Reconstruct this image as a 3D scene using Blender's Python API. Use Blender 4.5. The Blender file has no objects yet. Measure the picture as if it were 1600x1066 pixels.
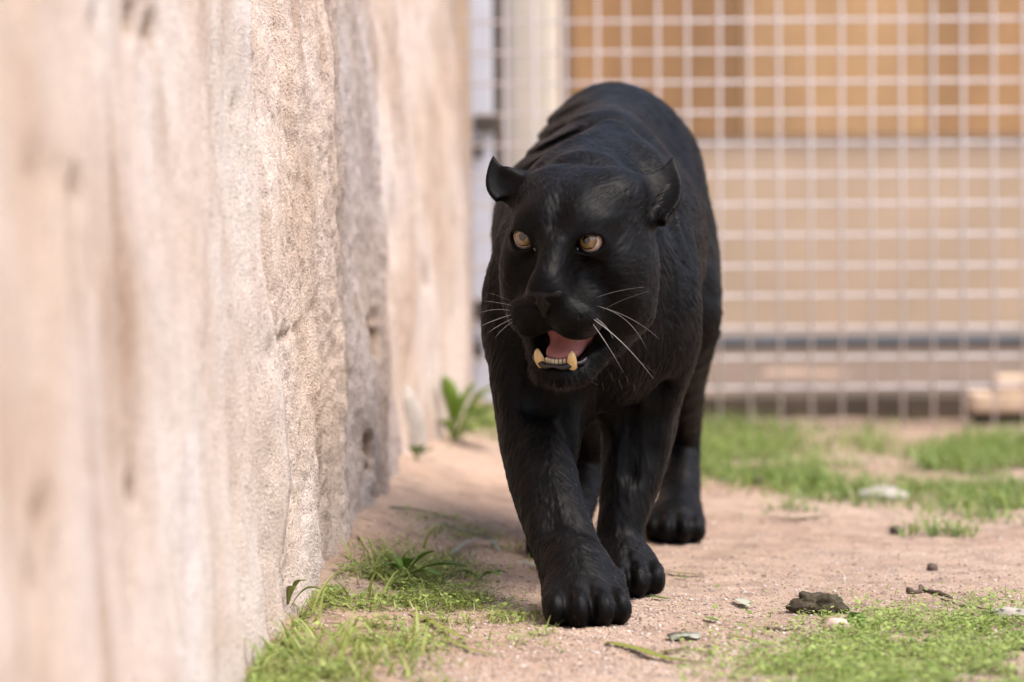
import bpy, bmesh, math, random
import numpy as np
from mathutils import Vector, Matrix, noise as mnoise

# ------------------------------------------------------------------ camera, sky, sun, exposure
sc = bpy.context.scene
COL = sc.collection
CAM_H, FPX, PITCH, ROLL = 0.69, 6215.0, math.radians(3.02), math.radians(0.4)
cam_data = bpy.data.cameras.new('camera')
cam = bpy.data.objects.new('camera', cam_data)
COL.objects.link(cam)
cam_data.sensor_width = 36.0
cam_data.lens = FPX / 1600 * 36.0
cam_data.clip_start, cam_data.clip_end = 0.05, 2000
cam.matrix_world = (Matrix.Translation((0, 0, CAM_H)) @ Matrix.Rotation(math.radians(90) - PITCH, 4, 'X')
                    @ Matrix.Rotation(-ROLL, 4, 'Z'))
cam_data.dof.use_dof = True
cam_data.dof.focus_distance = 5.74
cam_data.dof.aperture_fstop = 2.9
cam_data.dof.aperture_blades = 9
sc.camera = cam

SUN_EL, SUN_AZ = math.radians(62), math.radians(114)   # azimuth clockwise from +Y: from the right, from the right, a little behind the camera
world = bpy.data.worlds.new('World')
sc.world = world
world.use_nodes = True
wn = world.node_tree
sky = wn.nodes.new('ShaderNodeTexSky')
sky.sky_type = 'NISHITA'
sky.sun_disc = False
sky.sun_elevation = SUN_EL
sky.sun_rotation = SUN_AZ
sky.air_density, sky.dust_density, sky.ozone_density = 1.0, 2.8, 1.0
wn.links.new(sky.outputs[0], wn.nodes['Background'].inputs[0])
wn.nodes['Background'].inputs[1].default_value = 0.10
sun_data = bpy.data.lights.new('sun', 'SUN')
sun_data.energy = 1.5
sun_data.angle = math.radians(40)
sun_data.color = (1.0, 0.93, 0.84)
sun = bpy.data.objects.new('sun', sun_data)
COL.objects.link(sun)
sd = Vector((math.sin(SUN_AZ) * math.cos(SUN_EL), math.cos(SUN_AZ) * math.cos(SUN_EL), math.sin(SUN_EL)))
sun.rotation_euler = sd.to_track_quat('Z', 'Y').to_euler()
sun.location = (3, -2, 6)
sc.view_settings.view_transform = 'Standard'
sc.view_settings.look = 'None'
sc.view_settings.gamma = 1
sc.view_settings.exposure = 1.66
sc.render.engine = 'CYCLES'
sc.cycles.use_denoising = True
sc.cycles.max_bounces = 6

# ------------------------------------------------------------------ helpers
CAM_M = np.array(cam.matrix_world)
def W(px, py, d):
    """the point at depth Y = d seen at pixel (px, py) of the 1600 x 1066 photograph"""
    v = CAM_M[:3, :3] @ np.array([(px - 800) / FPX, -(py - 533) / FPX, -1.0])
    return np.array([0, 0, CAM_H]) + v * (d / v[1])

rng = np.random.default_rng(7)

def tag(o, label=None, cat=None, group=None, kind=None):
    if label: o['label'] = label
    if cat: o['category'] = cat
    if group: o['group'] = group
    if kind: o['kind'] = kind
    return o

def link(o, parent=None):
    COL.objects.link(o)
    if parent is not None:
        o.parent = parent
    return o

def empty(name, loc=(0, 0, 0)):
    o = bpy.data.objects.new(name, None)
    o.empty_display_size = 0.1
    o.location = loc
    return link(o)

def mesh_obj(name, V, F, mat, parent=None, smooth=True, origin=None):
    """one mesh object; V in world coordinates, stored relative to the parent's (or its own) origin"""
    V = np.asarray(V, dtype=float)
    base = np.zeros(3)
    if parent is not None:
        base = np.array(parent['_base']) if '_base' in parent else np.array(parent.location)
    org = np.array(origin) if origin is not None else base
    me = bpy.data.meshes.new(name)
    me.from_pydata([tuple(v) for v in (V - org)], [], [tuple(int(i) for i in f) for f in F])
    if smooth:
        me.polygons.foreach_set('use_smooth', np.ones(len(me.polygons), dtype=bool))
    me.update()
    o = bpy.data.objects.new(name, me)
    o.location = org - base
    if mat: me.materials.append(mat)
    link(o, parent)
    return o

def mesh_np(name, V, Q, mat, parent=None, origin=None, smooth=True, n=4):
    """fast path for uniform n-gons"""
    V = np.asarray(V, dtype=np.float32); Q = np.asarray(Q, dtype=np.int32)
    base = np.zeros(3) if parent is None else np.array(parent.location)
    org = np.array(origin) if origin is not None else base
    me = bpy.data.meshes.new(name)
    me.vertices.add(len(V)); me.vertices.foreach_set('co', (V - org).astype(np.float32).ravel())
    me.loops.add(Q.size); me.loops.foreach_set('vertex_index', Q.ravel())
    me.polygons.add(len(Q))
    me.polygons.foreach_set('loop_start', np.arange(0, Q.size, n, dtype=np.int32))
    if smooth:
        me.polygons.foreach_set('use_smooth', np.ones(len(Q), dtype=bool))
    me.update(calc_edges=True)
    o = bpy.data.objects.new(name, me)
    o.location = org - base
    if mat: me.materials.append(mat)
    link(o, parent)
    return o

def tube(pts, radii, n=8):
    """closed tube along points"""
    pts = np.asarray(pts, float); m = len(pts)
    radii = np.broadcast_to(np.asarray(radii, float), (m,))
    tan = np.gradient(pts, axis=0); tan /= np.linalg.norm(tan, axis=1)[:, None] + 1e-12
    ref = np.array([0.31, 0.17, 0.93])
    if abs(np.dot(ref / np.linalg.norm(ref), tan[0])) > 0.9: ref = np.array([0.9, 0.3, 0.1])
    V, F = [], []
    for i in range(m):
        a = np.cross(tan[i], ref); a /= np.linalg.norm(a); b = np.cross(tan[i], a)
        for k in range(n):
            t = 2 * math.pi * k / n
            V.append(pts[i] + radii[i] * (math.cos(t) * a + math.sin(t) * b))
    for i in range(m - 1):
        for k in range(n):
            F.append((i * n + k, i * n + (k + 1) % n, (i + 1) * n + (k + 1) % n, (i + 1) * n + k))
    F.append(tuple(range(n))[::-1]); F.append(tuple((m - 1) * n + k for k in range(n)))
    return np.array(V), F

def bez(p0, p1, p2, n=9):
    t = np.linspace(0, 1, n)[:, None]
    p0, p1, p2 = map(np.asarray, (p0, p1, p2))
    return (1 - t) ** 2 * p0 + 2 * t * (1 - t) * p1 + t * t * p2

def boxv(x0, x1, y0, y1, z0, z1, bev=0.004):
    """bevelled box -> V, F"""
    bm = bmesh.new()
    bmesh.ops.create_cube(bm, size=1)
    for v in bm.verts:
        v.co = ((x0 + x1) / 2 + v.co.x * (x1 - x0), (y0 + y1) / 2 + v.co.y * (y1 - y0), (z0 + z1) / 2 + v.co.z * (z1 - z0))
    if bev:
        bmesh.ops.bevel(bm, geom=bm.edges[:], offset=bev, segments=2, affect='EDGES', profile=0.6)
    bm.verts.index_update()
    V = np.array([v.co[:] for v in bm.verts]); F = [[v.index for v in f.verts] for f in bm.faces]
    bm.free()
    return V, F

# ---- materials
def new_mat(name):
    m = bpy.data.materials.new(name); m.use_nodes = True
    nt = m.node_tree
    return m, nt, nt.nodes['Principled BSDF']

def N(nt, typ, **kw):
    n = nt.nodes.new(typ)
    for k, v in kw.items():
        if k in n.inputs: n.inputs[k].default_value = v
        else: setattr(n, k, v)
    return n

def ramp(nt, src, stops):
    r = nt.nodes.new('ShaderNodeValToRGB')
    e = r.color_ramp.elements
    while len(e) > 1: e.remove(e[0])
    e[0].position = stops[0][0]; e[0].color = (*stops[0][1], 1)
    for p, c in stops[1:]:
        q = e.new(p); q.color = (*c, 1)
    nt.links.new(src, r.inputs[0])
    return r.outputs[0]

def mixc(nt, fac, a, b, mode='MIX'):
    m = nt.nodes.new('ShaderNodeMix'); m.data_type = 'RGBA'; m.blend_type = mode
    for s, i in ((fac, 0), (a, 6), (b, 7)):
        if isinstance(s, (int, float)): m.inputs[i].default_value = s
        elif isinstance(s, tuple): m.inputs[i].default_value = (*s, 1)
        else: nt.links.new(s, m.inputs[i])
    return m.outputs[2]

def bump(nt, bsdf, h, strength, dist):
    b = N(nt, 'ShaderNodeBump'); b.inputs['Strength'].default_value = strength; b.inputs['Distance'].default_value = dist
    nt.links.new(h, b.inputs['Height']); nt.links.new(b.outputs[0], bsdf.inputs['Normal'])
    return b

def tex(nt, scale, detail=4, rough=0.6, coord='Object', typ='ShaderNodeTexNoise', stretch=None):
    tc = N(nt, 'ShaderNodeTexCoord'); src = tc.outputs[coord]
    if coord == 'World':
        pass
    if stretch:
        mp = N(nt, 'ShaderNodeMapping'); mp.inputs['Scale'].default_value = stretch
        nt.links.new(src, mp.inputs[0]); src = mp.outputs[0]
    n = nt.nodes.new(typ); n.inputs['Scale'].default_value = scale
    if typ == 'ShaderNodeTexNoise':
        n.inputs['Detail'].default_value = detail; n.inputs['Roughness'].default_value = rough
    nt.links.new(src, n.inputs['Vector'])
    return n

def simple_mat(name, col, rough=0.6, var=0.15, scale=20, bstr=0.0, bscale=60, bdist=0.002, coat=0.0, metallic=0.0, spec=0.5, sss=0.0):
    m, nt, b = new_mat(name)
    n = tex(nt, scale)
    c = np.array(col)
    out = ramp(nt, n.outputs[0], [(0.3, tuple(c * (1 - var))), (0.7, tuple(np.minimum(c * (1 + var), 1)))])
    nt.links.new(out, b.inputs['Base Color'])
    b.inputs['Roughness'].default_value = rough
    b.inputs['Coat Weight'].default_value = coat
    b.inputs['Coat Roughness'].default_value = 0.06
    b.inputs['Metallic'].default_value = metallic
    b.inputs['Specular IOR Level'].default_value = spec
    if sss:
        b.inputs['Subsurface Weight'].default_value = sss
        b.inputs['Subsurface Radius'].default_value = (0.01, 0.004, 0.003)
        b.inputs['Subsurface Scale'].default_value = 0.5
    if bstr:
        bump(nt, b, tex(nt, bscale, 6).outputs[0], bstr, bdist)
    return m

def leaf_mat(name, c0, c1, trans=0.35, scale=30):
    m, nt, b = new_mat(name)
    n = tex(nt, scale, 3)
    g = nt.nodes.new('ShaderNodeNewGeometry')
    mx = N(nt, 'ShaderNodeMath', operation='ADD'); mx.inputs[1].default_value = 0
    h = N(nt, 'ShaderNodeMath', operation='MULTIPLY'); h.inputs[1].default_value = 0.5
    nt.links.new(n.outputs[0], mx.inputs[0]); nt.links.new(g.outputs['Random Per Island'], mx.inputs[1]); nt.links.new(mx.outputs[0], h.inputs[0])
    col = ramp(nt, h.outputs[0], [(0.25, c0), (0.8, c1)])
    nt.links.new(col, b.inputs['Base Color'])
    b.inputs['Roughness'].default_value = 0.5
    tr = N(nt, 'ShaderNodeBsdfTranslucent'); nt.links.new(col, tr.inputs[0])
    ms = N(nt, 'ShaderNodeMixShader'); ms.inputs[0].default_value = trans
    nt.links.new(b.outputs[0], ms.inputs[1]); nt.links.new(tr.outputs[0], ms.inputs[2])
    nt.links.new(ms.outputs[0], nt.nodes['Material Output'].inputs[0])
    return m

def fbm(p, H=0.8, lac=2.1, octv=5):
    return mnoise.fractal(Vector(p), H, lac, octv)
# ------------------------------------------------------------------ the ground
def sstep(x, a, b):
    t = np.clip((x - a) / (b - a), 0, 1); return t * t * (3 - 2 * t)

def wall_x(d):
    """plan line of the wall's face at the height of the panther's back"""
    return np.interp(d, [1.0, 5.45, 5.52, 6.22, 6.30, 7.28, 7.40, 9.30], [-0.590, -0.362, -0.352, -0.281, -0.279, -0.231, -0.232, -0.100])

def ground_z(x, y, noise=True):
    """height of the earth"""
    x = np.asarray(x, float); y = np.asarray(y, float)
    e = x - wall_x(np.clip(y, 1, 9.3))
    bank = 0.075 * np.exp(-(np.clip(e, 0, None) / 0.20) ** 1.5) * sstep(y, 5.3, 6.6) * (1 - sstep(y, 9.2, 9.6))
    rear = 0.05 * sstep(y, 9.50, 9.56)
    roll = 0.006 * np.sin(x * 5.1 + y * 2.2) * np.sin(y * 3.3 - x * 1.7) * sstep(np.hypot(x - 0.15, (y - 6.1) * 0.6), 0.35, 0.7)
    return bank + rear + roll

def earth_material():
    m, nt, b = new_mat('sandy_earth')
    big = tex(nt, 1.6, 5, 0.6); mid = tex(nt, 14, 5, 0.65); fine = tex(nt, 260, 4, 0.7); sp = tex(nt, 190, 2, 0.5, typ='ShaderNodeTexVoronoi')
    c1 = ramp(nt, big.outputs[0], [(0.35, (0.325, 0.218, 0.158)), (0.65, (0.425, 0.315, 0.242))])
    c2 = ramp(nt, mid.outputs[0], [(0.32, (0.55, 0.52, 0.52)), (0.52, (1, 1, 1)), (0.75, (1.18, 1.16, 1.14))])
    c = mixc(nt, 0.75, c1, c2, 'MULTIPLY')
    g = ramp(nt, sp.outputs['Color'], [(0.05, (0.45, 0.40, 0.40)), (0.25, (1, 1, 1)), (0.80, (1.0, 1.0, 1.0)), (0.93, (1.5, 1.5, 1.55))])
    c = mixc(nt, 0.7, c, g, 'MULTIPLY')
    nt.links.new(c, b.inputs['Base Color'])
    b.inputs['Roughness'].default_value = 0.92; b.inputs['Specular IOR Level'].default_value = 0.2
    bump(nt, b, fine.outputs[0], 0.7, 0.004)
    return m
M_EARTH = earth_material()
gx = axis0 = np.concatenate([-np.geomspace(150, 1.0, 16)[:-1], np.arange(-0.75, 1.25, 0.010), 1.25 + np.geomspace(0.05, 150, 18)])
gy = np.concatenate([[-60, -20, -6, -1, 2, 3.5], np.arange(4.3, 8.0, 0.011), np.arange(8.0, 9.8, 0.03), 9.8 + np.geomspace(0.1, 250, 20)])
GX, GY = np.meshgrid(gx, gy, indexing='ij')
GZ = ground_z(GX, GY)
near = (np.abs(GX) < 1.5) & (GY > 4) & (GY < 10)
ii = np.argwhere(near)
for i, j in ii:
    x, y = GX[i, j], GY[i, j]
    GZ[i, j] += 0.005 * mnoise.fractal((x * 7, y * 7, 3.1), 0.7, 2.2, 5) - 0.001
    v = mnoise.noise((x * 3.1, y * 2.2, 9.0))
    GZ[i, j] -= 0.008 * max(v - 0.25, 0)
    if y < 9.4 and abs(x - 0.2) > 0.02:
        GZ[i, j] += 0.0015 * mnoise.noise((x * 60, y * 60, 1.0))
def gz_at(x, y):
    i = np.clip(np.searchsorted(gx, x) - 1, 0, len(gx) - 2); j = np.clip(np.searchsorted(gy, y) - 1, 0, len(gy) - 2)
    tx = (x - gx[i]) / (gx[i + 1] - gx[i]); ty = (y - gy[j]) / (gy[j + 1] - gy[j])
    return (GZ[i, j] * (1 - tx) + GZ[i + 1, j] * tx) * (1 - ty) + (GZ[i, j + 1] * (1 - tx) + GZ[i + 1, j + 1] * tx) * ty
nx, ny = len(gx), len(gy)
I, J = np.meshgrid(np.arange(nx - 1), np.arange(ny - 1), indexing='ij')
Qg = np.stack([I * ny + J, (I + 1) * ny + J, (I + 1) * ny + J + 1, I * ny + J + 1], -1).reshape(-1, 4)
ground = mesh_np('ground', np.stack([GX, GY, GZ], -1).reshape(-1, 3), Qg, M_EARTH)
tag(ground, 'sandy pinkish brown earth of the enclosure', None, kind='structure')

# ------------------------------------------------------------------ the stone wall: rough blocks in courses
def stone_material():
    m, nt, b = new_mat('rough_stone')
    tcw = N(nt, 'ShaderNodeTexCoord')
    big = tex(nt, 2.3, 4, 0.55); streak = tex(nt, 6, 5, 0.6, stretch=(1, 1, 0.25)); fine = tex(nt, 240, 3, 0.7); grain = tex(nt, 300, 2, 0.5, typ='ShaderNodeTexVoronoi')
    c1 = ramp(nt, big.outputs[0], [(0.32, (0.53, 0.42, 0.345)), (0.5, (0.60, 0.51, 0.455)), (0.68, (0.655, 0.595, 0.57))])
    c2 = ramp(nt, streak.outputs[0], [(0.30, (0.62, 0.52, 0.44)), (0.46, (1, 1, 1)), (0.75, (1.08, 1.08, 1.08))])
    c = mixc(nt, 0.8, c1, c2, 'MULTIPLY')
    gr = ramp(nt, grain.outputs['Color'], [(0.08, (0.42, 0.36, 0.34)), (0.28, (0.95, 0.95, 0.95)), (0.78, (1, 1, 1)), (0.92, (1.45, 1.45, 1.48))])
    c = mixc(nt, 0.75, c, gr, 'MULTIPLY')
    oi = N(nt, 'ShaderNodeObjectInfo')
    c = mixc(nt, 1.0, c, oi.outputs['Color'], 'MULTIPLY')
    # dirt held in the hollows (stored per vertex by depth of the pit)
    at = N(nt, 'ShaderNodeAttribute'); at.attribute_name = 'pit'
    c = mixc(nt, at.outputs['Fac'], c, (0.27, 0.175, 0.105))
    nt.links.new(c, b.inputs['Base Color'])
    b.inputs['Roughness'].default_value = 0.95; b.inputs['Specular IOR Level'].default_value = 0.15
    bump(nt, b, fine.outputs[0], 1.0, 0.006)
    return m
M_STONE = stone_material()
stone_wall = empty('stone_wall', (float(wall_x(6.0)), 6.0, 0.0))
tag(stone_wall, 'rough pale stone block wall running alongside the panther', 'wall')
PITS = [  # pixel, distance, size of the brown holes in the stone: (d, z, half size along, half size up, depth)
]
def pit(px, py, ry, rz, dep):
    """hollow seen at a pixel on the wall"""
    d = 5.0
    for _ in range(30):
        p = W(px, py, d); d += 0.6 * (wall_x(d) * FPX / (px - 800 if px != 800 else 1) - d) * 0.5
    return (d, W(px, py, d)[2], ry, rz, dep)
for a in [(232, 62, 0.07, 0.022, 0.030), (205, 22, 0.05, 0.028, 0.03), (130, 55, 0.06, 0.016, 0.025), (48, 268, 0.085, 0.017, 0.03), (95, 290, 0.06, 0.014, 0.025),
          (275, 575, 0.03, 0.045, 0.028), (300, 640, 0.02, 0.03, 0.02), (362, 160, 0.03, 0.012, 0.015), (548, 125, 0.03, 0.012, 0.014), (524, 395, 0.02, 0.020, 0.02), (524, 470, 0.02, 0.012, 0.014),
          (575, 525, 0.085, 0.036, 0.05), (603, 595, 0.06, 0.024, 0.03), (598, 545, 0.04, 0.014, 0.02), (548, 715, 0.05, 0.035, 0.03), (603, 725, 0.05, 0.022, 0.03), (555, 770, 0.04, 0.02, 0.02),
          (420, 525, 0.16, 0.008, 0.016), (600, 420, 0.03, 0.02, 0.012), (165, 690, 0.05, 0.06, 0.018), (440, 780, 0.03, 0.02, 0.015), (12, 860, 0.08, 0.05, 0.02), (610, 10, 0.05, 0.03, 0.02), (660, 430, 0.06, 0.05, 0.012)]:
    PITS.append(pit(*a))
def block(d0, d1, z0, z1, seed, proud, st):
    """one rough block: gridded front with worn edges, closed to a plain back"""
    n = max(int((d1 - d0) / st), 8); m = max(int((z1 - z0) / (st * 0.85)), 8)
    ds = np.linspace(d0, d1, n + 1); zs = np.linspace(z0, z1, m + 1)
    V = np.zeros((n + 1, m + 1, 3)); P = np.zeros((n + 1, m + 1))
    for i, d in enumerate(ds):
        for j, z in enumerate(zs):
            bx = float(wall_x(d)) + 0.050 * (0.82 - z)
            ed = min(d - d0, d1 - d) ; ez = min(z - z0, z1 - z)
            ek = max(0.0, 0.45 + 1.3 * mnoise.noise((d * 4 + seed, z * 6, 7.7)))
            rd = ek * (-0.010 * max(0, 1 - ed / 0.05) ** 2 - 0.008 * max(0, 1 - ez / 0.020) ** 2)
            nz = 0.026 * mnoise.fractal((d * 4.0 + seed, z * 2.4, seed * 1.7), 0.95, 2.1, 6)
            rg = -0.045 * max(0.0, mnoise.noise((d * 9 + seed + 0.5 * mnoise.noise((d * 5, z * 5, 1)), z * 1.9, 4.4)) - 0.18)
            rg -= 0.05 * max(0.0, mnoise.noise((d * 22, z * 9, seed + 3)) - 0.50)
            sm_ = 0.55 + 0.45 * float(sstep(np.float64(d), 4.9, 5.6))
            nz *= sm_; rg *= sm_
            gr = 0.0034 * mnoise.fractal((d * 60, z * 60, seed), 0.4, 2.2, 2)
            pd = 0.0
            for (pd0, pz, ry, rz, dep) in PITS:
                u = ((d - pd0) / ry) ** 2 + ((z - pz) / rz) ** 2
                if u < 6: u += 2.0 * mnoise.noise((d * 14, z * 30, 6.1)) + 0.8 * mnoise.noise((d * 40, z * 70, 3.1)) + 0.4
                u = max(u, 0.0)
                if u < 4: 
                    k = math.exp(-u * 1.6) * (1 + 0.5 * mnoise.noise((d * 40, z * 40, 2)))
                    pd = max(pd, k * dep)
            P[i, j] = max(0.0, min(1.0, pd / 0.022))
            V[i, j] = (bx + proud + nz + rg + gr + rd - pd, d, z)
    fr = V.reshape(-1, 3); n1, m1 = n + 1, m + 1
    idx = np.arange(n1 * m1).reshape(n1, m1)
    Fc = [(idx[i, j], idx[i + 1, j], idx[i + 1, j + 1], idx[i, j + 1]) for i in range(n) for j in range(m)]
    ring = list(idx[:, 0]) + list(idx[-1, 1:]) + list(idx[-2::-1, -1]) + list(idx[0, -2:0:-1])
    back = fr[ring].copy(); back[:, 0] = wall_x(d0) - 0.40
    b0 = len(fr); allv = np.vstack([fr, back]); L_ = len(ring)
    for k in range(L_):
        Fc.append((ring[(k + 1) % L_], ring[k], b0 + k, b0 + (k + 1) % L_))
    Fc.append(tuple(b0 + k for k in range(L_))[::-1])
    o = mesh_obj('stone_block', allv, Fc, M_STONE, stone_wall)
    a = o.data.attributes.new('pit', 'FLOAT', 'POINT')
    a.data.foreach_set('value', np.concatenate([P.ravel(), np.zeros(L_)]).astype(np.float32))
    return o
BL = [(2.2, 4.12, -0.12, 1.75, 0.004, 0.024, (1.03, 1.0, 0.96)), (4.122, 5.472, -0.12, 1.75, 0.006, 0.016, (1.02, 1.0, 0.97)), (5.475, 6.233, -0.12, 1.75, -0.006, 0.0065, (1.05, 1.0, 0.95)),
      (6.236, 7.296, -0.12, 1.75, -0.016, 0.0075, (0.80, 0.77, 0.77)), (7.299, 8.50, -0.12, 1.75, -0.020, 0.016, (1.02, 0.96, 0.90)), (8.503, 9.30, -0.12, 1.75, -0.012, 0.018, (1.03, 0.98, 0.93))]
for k, (a, b_, c, e, pr_, st, tint) in enumerate(BL):
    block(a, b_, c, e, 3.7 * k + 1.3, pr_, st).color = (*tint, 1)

# ------------------------------------------------------------------ welded mesh fence across the back
M_WIRE = simple_mat('galvanised_wire', (0.70, 0.645, 0.64), 0.5, 0.15, 6)
FY, SP, WR = 9.15, 0.0705, 0.0036
fence = empty('mesh_fence', (0.5, FY, 0.0))
tag(fence, 'welded square wire mesh fence standing behind the panther', 'fence')
FX0 = W(740, 300, FY)[0]
xs_v = [W(790 + 47.75 * k, 400, FY)[0] for k in range(0, 21)]
FTOP = 2.2
def wire_mesh(L):
    V, Fc = tube([(0, 0, 0), (0, 0, L * 0.33), (0, 0, L * 0.66), (0, 0, L)], WR, 8)
    me = bpy.data.meshes.new('wire'); me.from_pydata([tuple(v) for v in V], [], [tuple(f) for f in Fc])
    me.polygons.foreach_set('use_smooth', np.ones(len(me.polygons), dtype=bool)); me.materials.append(M_WIRE); me.update(); return me
vm = wire_mesh(FTOP + 0.03)
for x in xs_v:
    o = bpy.data.objects.new('wire', vm); link(o, fence); o.location = (x - 0.5, 0, -0.03); o.rotation_euler = (rng.normal(0, 0.002), rng.normal(0, 0.0025), 0)
hm = wire_mesh(xs_v[-1] - FX0 + 0.06)
z0w = W(1200, 607, FY)[2]
for k in range(0, 30):
    o = bpy.data.objects.new('wire', hm); link(o, fence); o.location = (FX0 - 0.03 - 0.5, 2 * WR * 0.9, z0w + SP * k); o.rotation_euler = (0, math.pi / 2 + rng.normal(0, 0.0012), 0)
# post that carries the mesh beside the wall, with its hinges
M_WHITE = simple_mat('white_painted_steel', (0.74, 0.76, 0.82), 0.45, 0.08, 12)
M_RUST = simple_mat('dark_iron', (0.09, 0.075, 0.06), 0.6, 0.3, 40, 0.3)
M_CREAM = simple_mat('cream_paint', (0.66, 0.57, 0.46), 0.6, 0.10, 5)
gp = empty('gate_post', (W(752, 300, 9.42)[0], 9.42, 0.0))
tag(gp, 'white steel gate post with dark iron hinges at the end of the stone wall', 'post')
xa, xb = W(736, 300, 9.42)[0], W(771, 300, 9.42)[0]
V, Fc = boxv(xa, xb, 9.40, 9.45, -0.02, 2.4, 0.005); mesh_obj('post', V, Fc, M_WHITE, gp, False)
for py, py2 in ((192, 232), (484, 545)):
    zc = W(760, py, 9.38)[2]
    V, Fc = boxv(W(741, py, 9.38)[0], W(781, py, 9.38)[0], 9.375, 9.399, zc - 0.022, zc + 0.022, 0.006)
    h = mesh_obj('hinge', V, Fc, M_RUST, gp, False)
    zc = W(750, py2, 9.38)[2]; c = np.array([W(748, py2, 9.38)[0], 9.385, zc])
    V, Fc = tube([c + (0, 0, -0.022), c, c + (0, 0, 0.022)], 0.011, 10); mesh_obj('hinge_pin', V, Fc, M_RUST, gp)
cp = empty('cream_pillar', (W(832, 300, 10.2)[0], 10.2, 0.05))
tag(cp, 'broad cream painted pillar behind the mesh next to the timber boards', 'pillar')
x0, x1 = W(788, 200, 10.2)[0], W(874, 200, 10.2)[0]
V, Fc = boxv(x0, x1, 10.2, 10.34, 0.03, 2.45, 0.03); mesh_obj('shaft', V, Fc, M_CREAM, cp, True)
V, Fc = boxv(x0 - 0.02, x1 + 0.02, 10.18, 10.36, 2.45, 2.52, 0.01); mesh_obj('cap', V, Fc, M_CREAM, cp, False)
V, Fc = boxv(W(771.5, 200, 10.3)[0], W(786, 200, 10.3)[0], 10.28, 10.32, 0.03, 2.4, 0.004)  # solid dark strip added to stand in for the dark gap
o = mesh_obj('dark_gap_strip', V, Fc, M_RUST, None, False, origin=(W(779, 200, 10.3)[0], 10.3, 0.03)); tag(o, 'narrow dark strip filling the gap between the white post and the cream pillar', 'gap_strip')

# ------------------------------------------------------------------ the shed behind: rendered base, timber panels above
BY = 12.1
M_REND = simple_mat('tan_render', (0.58, 0.41, 0.27), 0.9, 0.14, 1.6, 0.3, 40)
def board_material(name, c):
    m, nt, b = new_mat(name)
    n = tex(nt, 3.5, 6, 0.6, stretch=(1, 1, 0.18)); n2 = tex(nt, 30, 3, 0.5)
    c = np.array(c)
    a = ramp(nt, n.outputs[0], [(0.3, tuple(c * 0.66)), (0.7, tuple(c * 1.25))])
    a = mixc(nt, 0.3, a, ramp(nt, n2.outputs[0], [(0.4, (0.7, 0.7, 0.7)), (0.6, (1.1, 1.1, 1.1))]), 'MULTIPLY')
    nt.links.new(a, b.inputs['Base Color']); b.inputs['Roughness'].default_value = 0.6
    return m
shed = empty('animal_shed', (1.0, BY, 0.05))
tag(shed, 'shed with orange timber panels over a tan rendered base behind the mesh', 'shed')
zj = W(1300, 217, BY)[2]
V, Fc = boxv(-1.2, 4.0, BY + 0.02, BY + 0.25, 0.0, zj, 0.004); mesh_obj('base_wall', V, Fc, M_REND, shed, False)
V, Fc = boxv(-1.2, 4.0, BY + 0.07, BY + 0.25, zj + 0.003, 2.6, 0.004); mesh_obj('back_wall', V, Fc, M_REND, shed, False)
pxs = [893, 1158, 1452, 1740, 2030, 2320]
cols = [(0.38, 0.20, 0.080), (0.58, 0.335, 0.150), (0.44, 0.24, 0.10), (0.48, 0.26, 0.11), (0.44, 0.235, 0.10)]
for k, (a, b_) in enumerate(zip(pxs[:-1], pxs[1:])):
    x0, x1 = W(a, 200, BY)[0] + 0.0015, W(b_, 200, BY)[0] - 0.0015
    V, Fc = boxv(x0, x1, BY, BY + 0.05, zj + 0.006, 2.55, 0.006)
    mesh_obj('timber_panel', V, Fc, board_material('timber', cols[k]), shed, False)
V, Fc = boxv(-1.4, 4.2, BY - 0.25, BY + 0.5, 2.605, 2.68, 0.01); mesh_obj('roof', V, Fc, M_RUST, shed, False)
M_PIPE = simple_mat('grey_blue_pipe', (0.085, 0.088, 0.098), 0.5, 0.2, 10)
x0, x1 = W(900, 560, 11.5)[0], 2.6
zp = 0.05 + 0.028
V, Fc = tube([(x0, 11.5, zp), (0.6, 11.49, zp), (1.3, 11.5, zp), (x1, 11.52, zp)], 0.021, 12)
o = mesh_obj('ground_pipe', V, Fc, M_PIPE, None, origin=(1.0, 11.5, 0.05)); tag(o, 'dark blue grey pipe lying along the foot of the shed', 'pipe')
M_SLEEP = simple_mat('dark_timber', (0.085, 0.062, 0.042), 0.85, 0.3, 8, 0.4, 30)
V, Fc = boxv(W(880, 630, 9.5)[0], 2.4, 9.47, 9.585, -0.03, 0.052, 0.006)
o = mesh_obj('timber_kerb', V, Fc, M_SLEEP, None, False, origin=(1.0, 9.52, 0.0)); tag(o, 'low dark timber kerb on the ground just behind the mesh', 'kerb')
M_PALE = simple_mat('pale_sawn_wood', (0.70, 0.52, 0.36), 0.75, 0.15, 14, 0.2, 60)
wb = empty('sawn_block', (W(1575, 640, 9.3)[0], 9.3, 0.03))
tag(wb, 'pale stepped block of sawn wood resting against the fence kerb', 'block')
p = [W(1516, 614, 9.3), W(1640, 641, 9.3), W(1556, 588, 9.3)]
V, Fc = boxv(p[0][0], p[1][0], 9.24, 9.38, p[1][2], p[0][2], 0.008); mesh_obj('lower_board', V, Fc, M_PALE, wb, False)
V, Fc = boxv(p[2][0], p[1][0] - 0.004, 9.255, 9.375, p[0][2] + 0.001, p[2][2], 0.008); mesh_obj('upper_board', V, Fc, M_PALE, wb, False)
V, Fc = boxv(p[0][0] + 0.01, p[1][0] - 0.01, 9.26, 9.36, -0.01, p[1][2] - 0.001, 0.004); mesh_obj('foot', V, Fc, M_SLEEP, wb, False)

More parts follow.
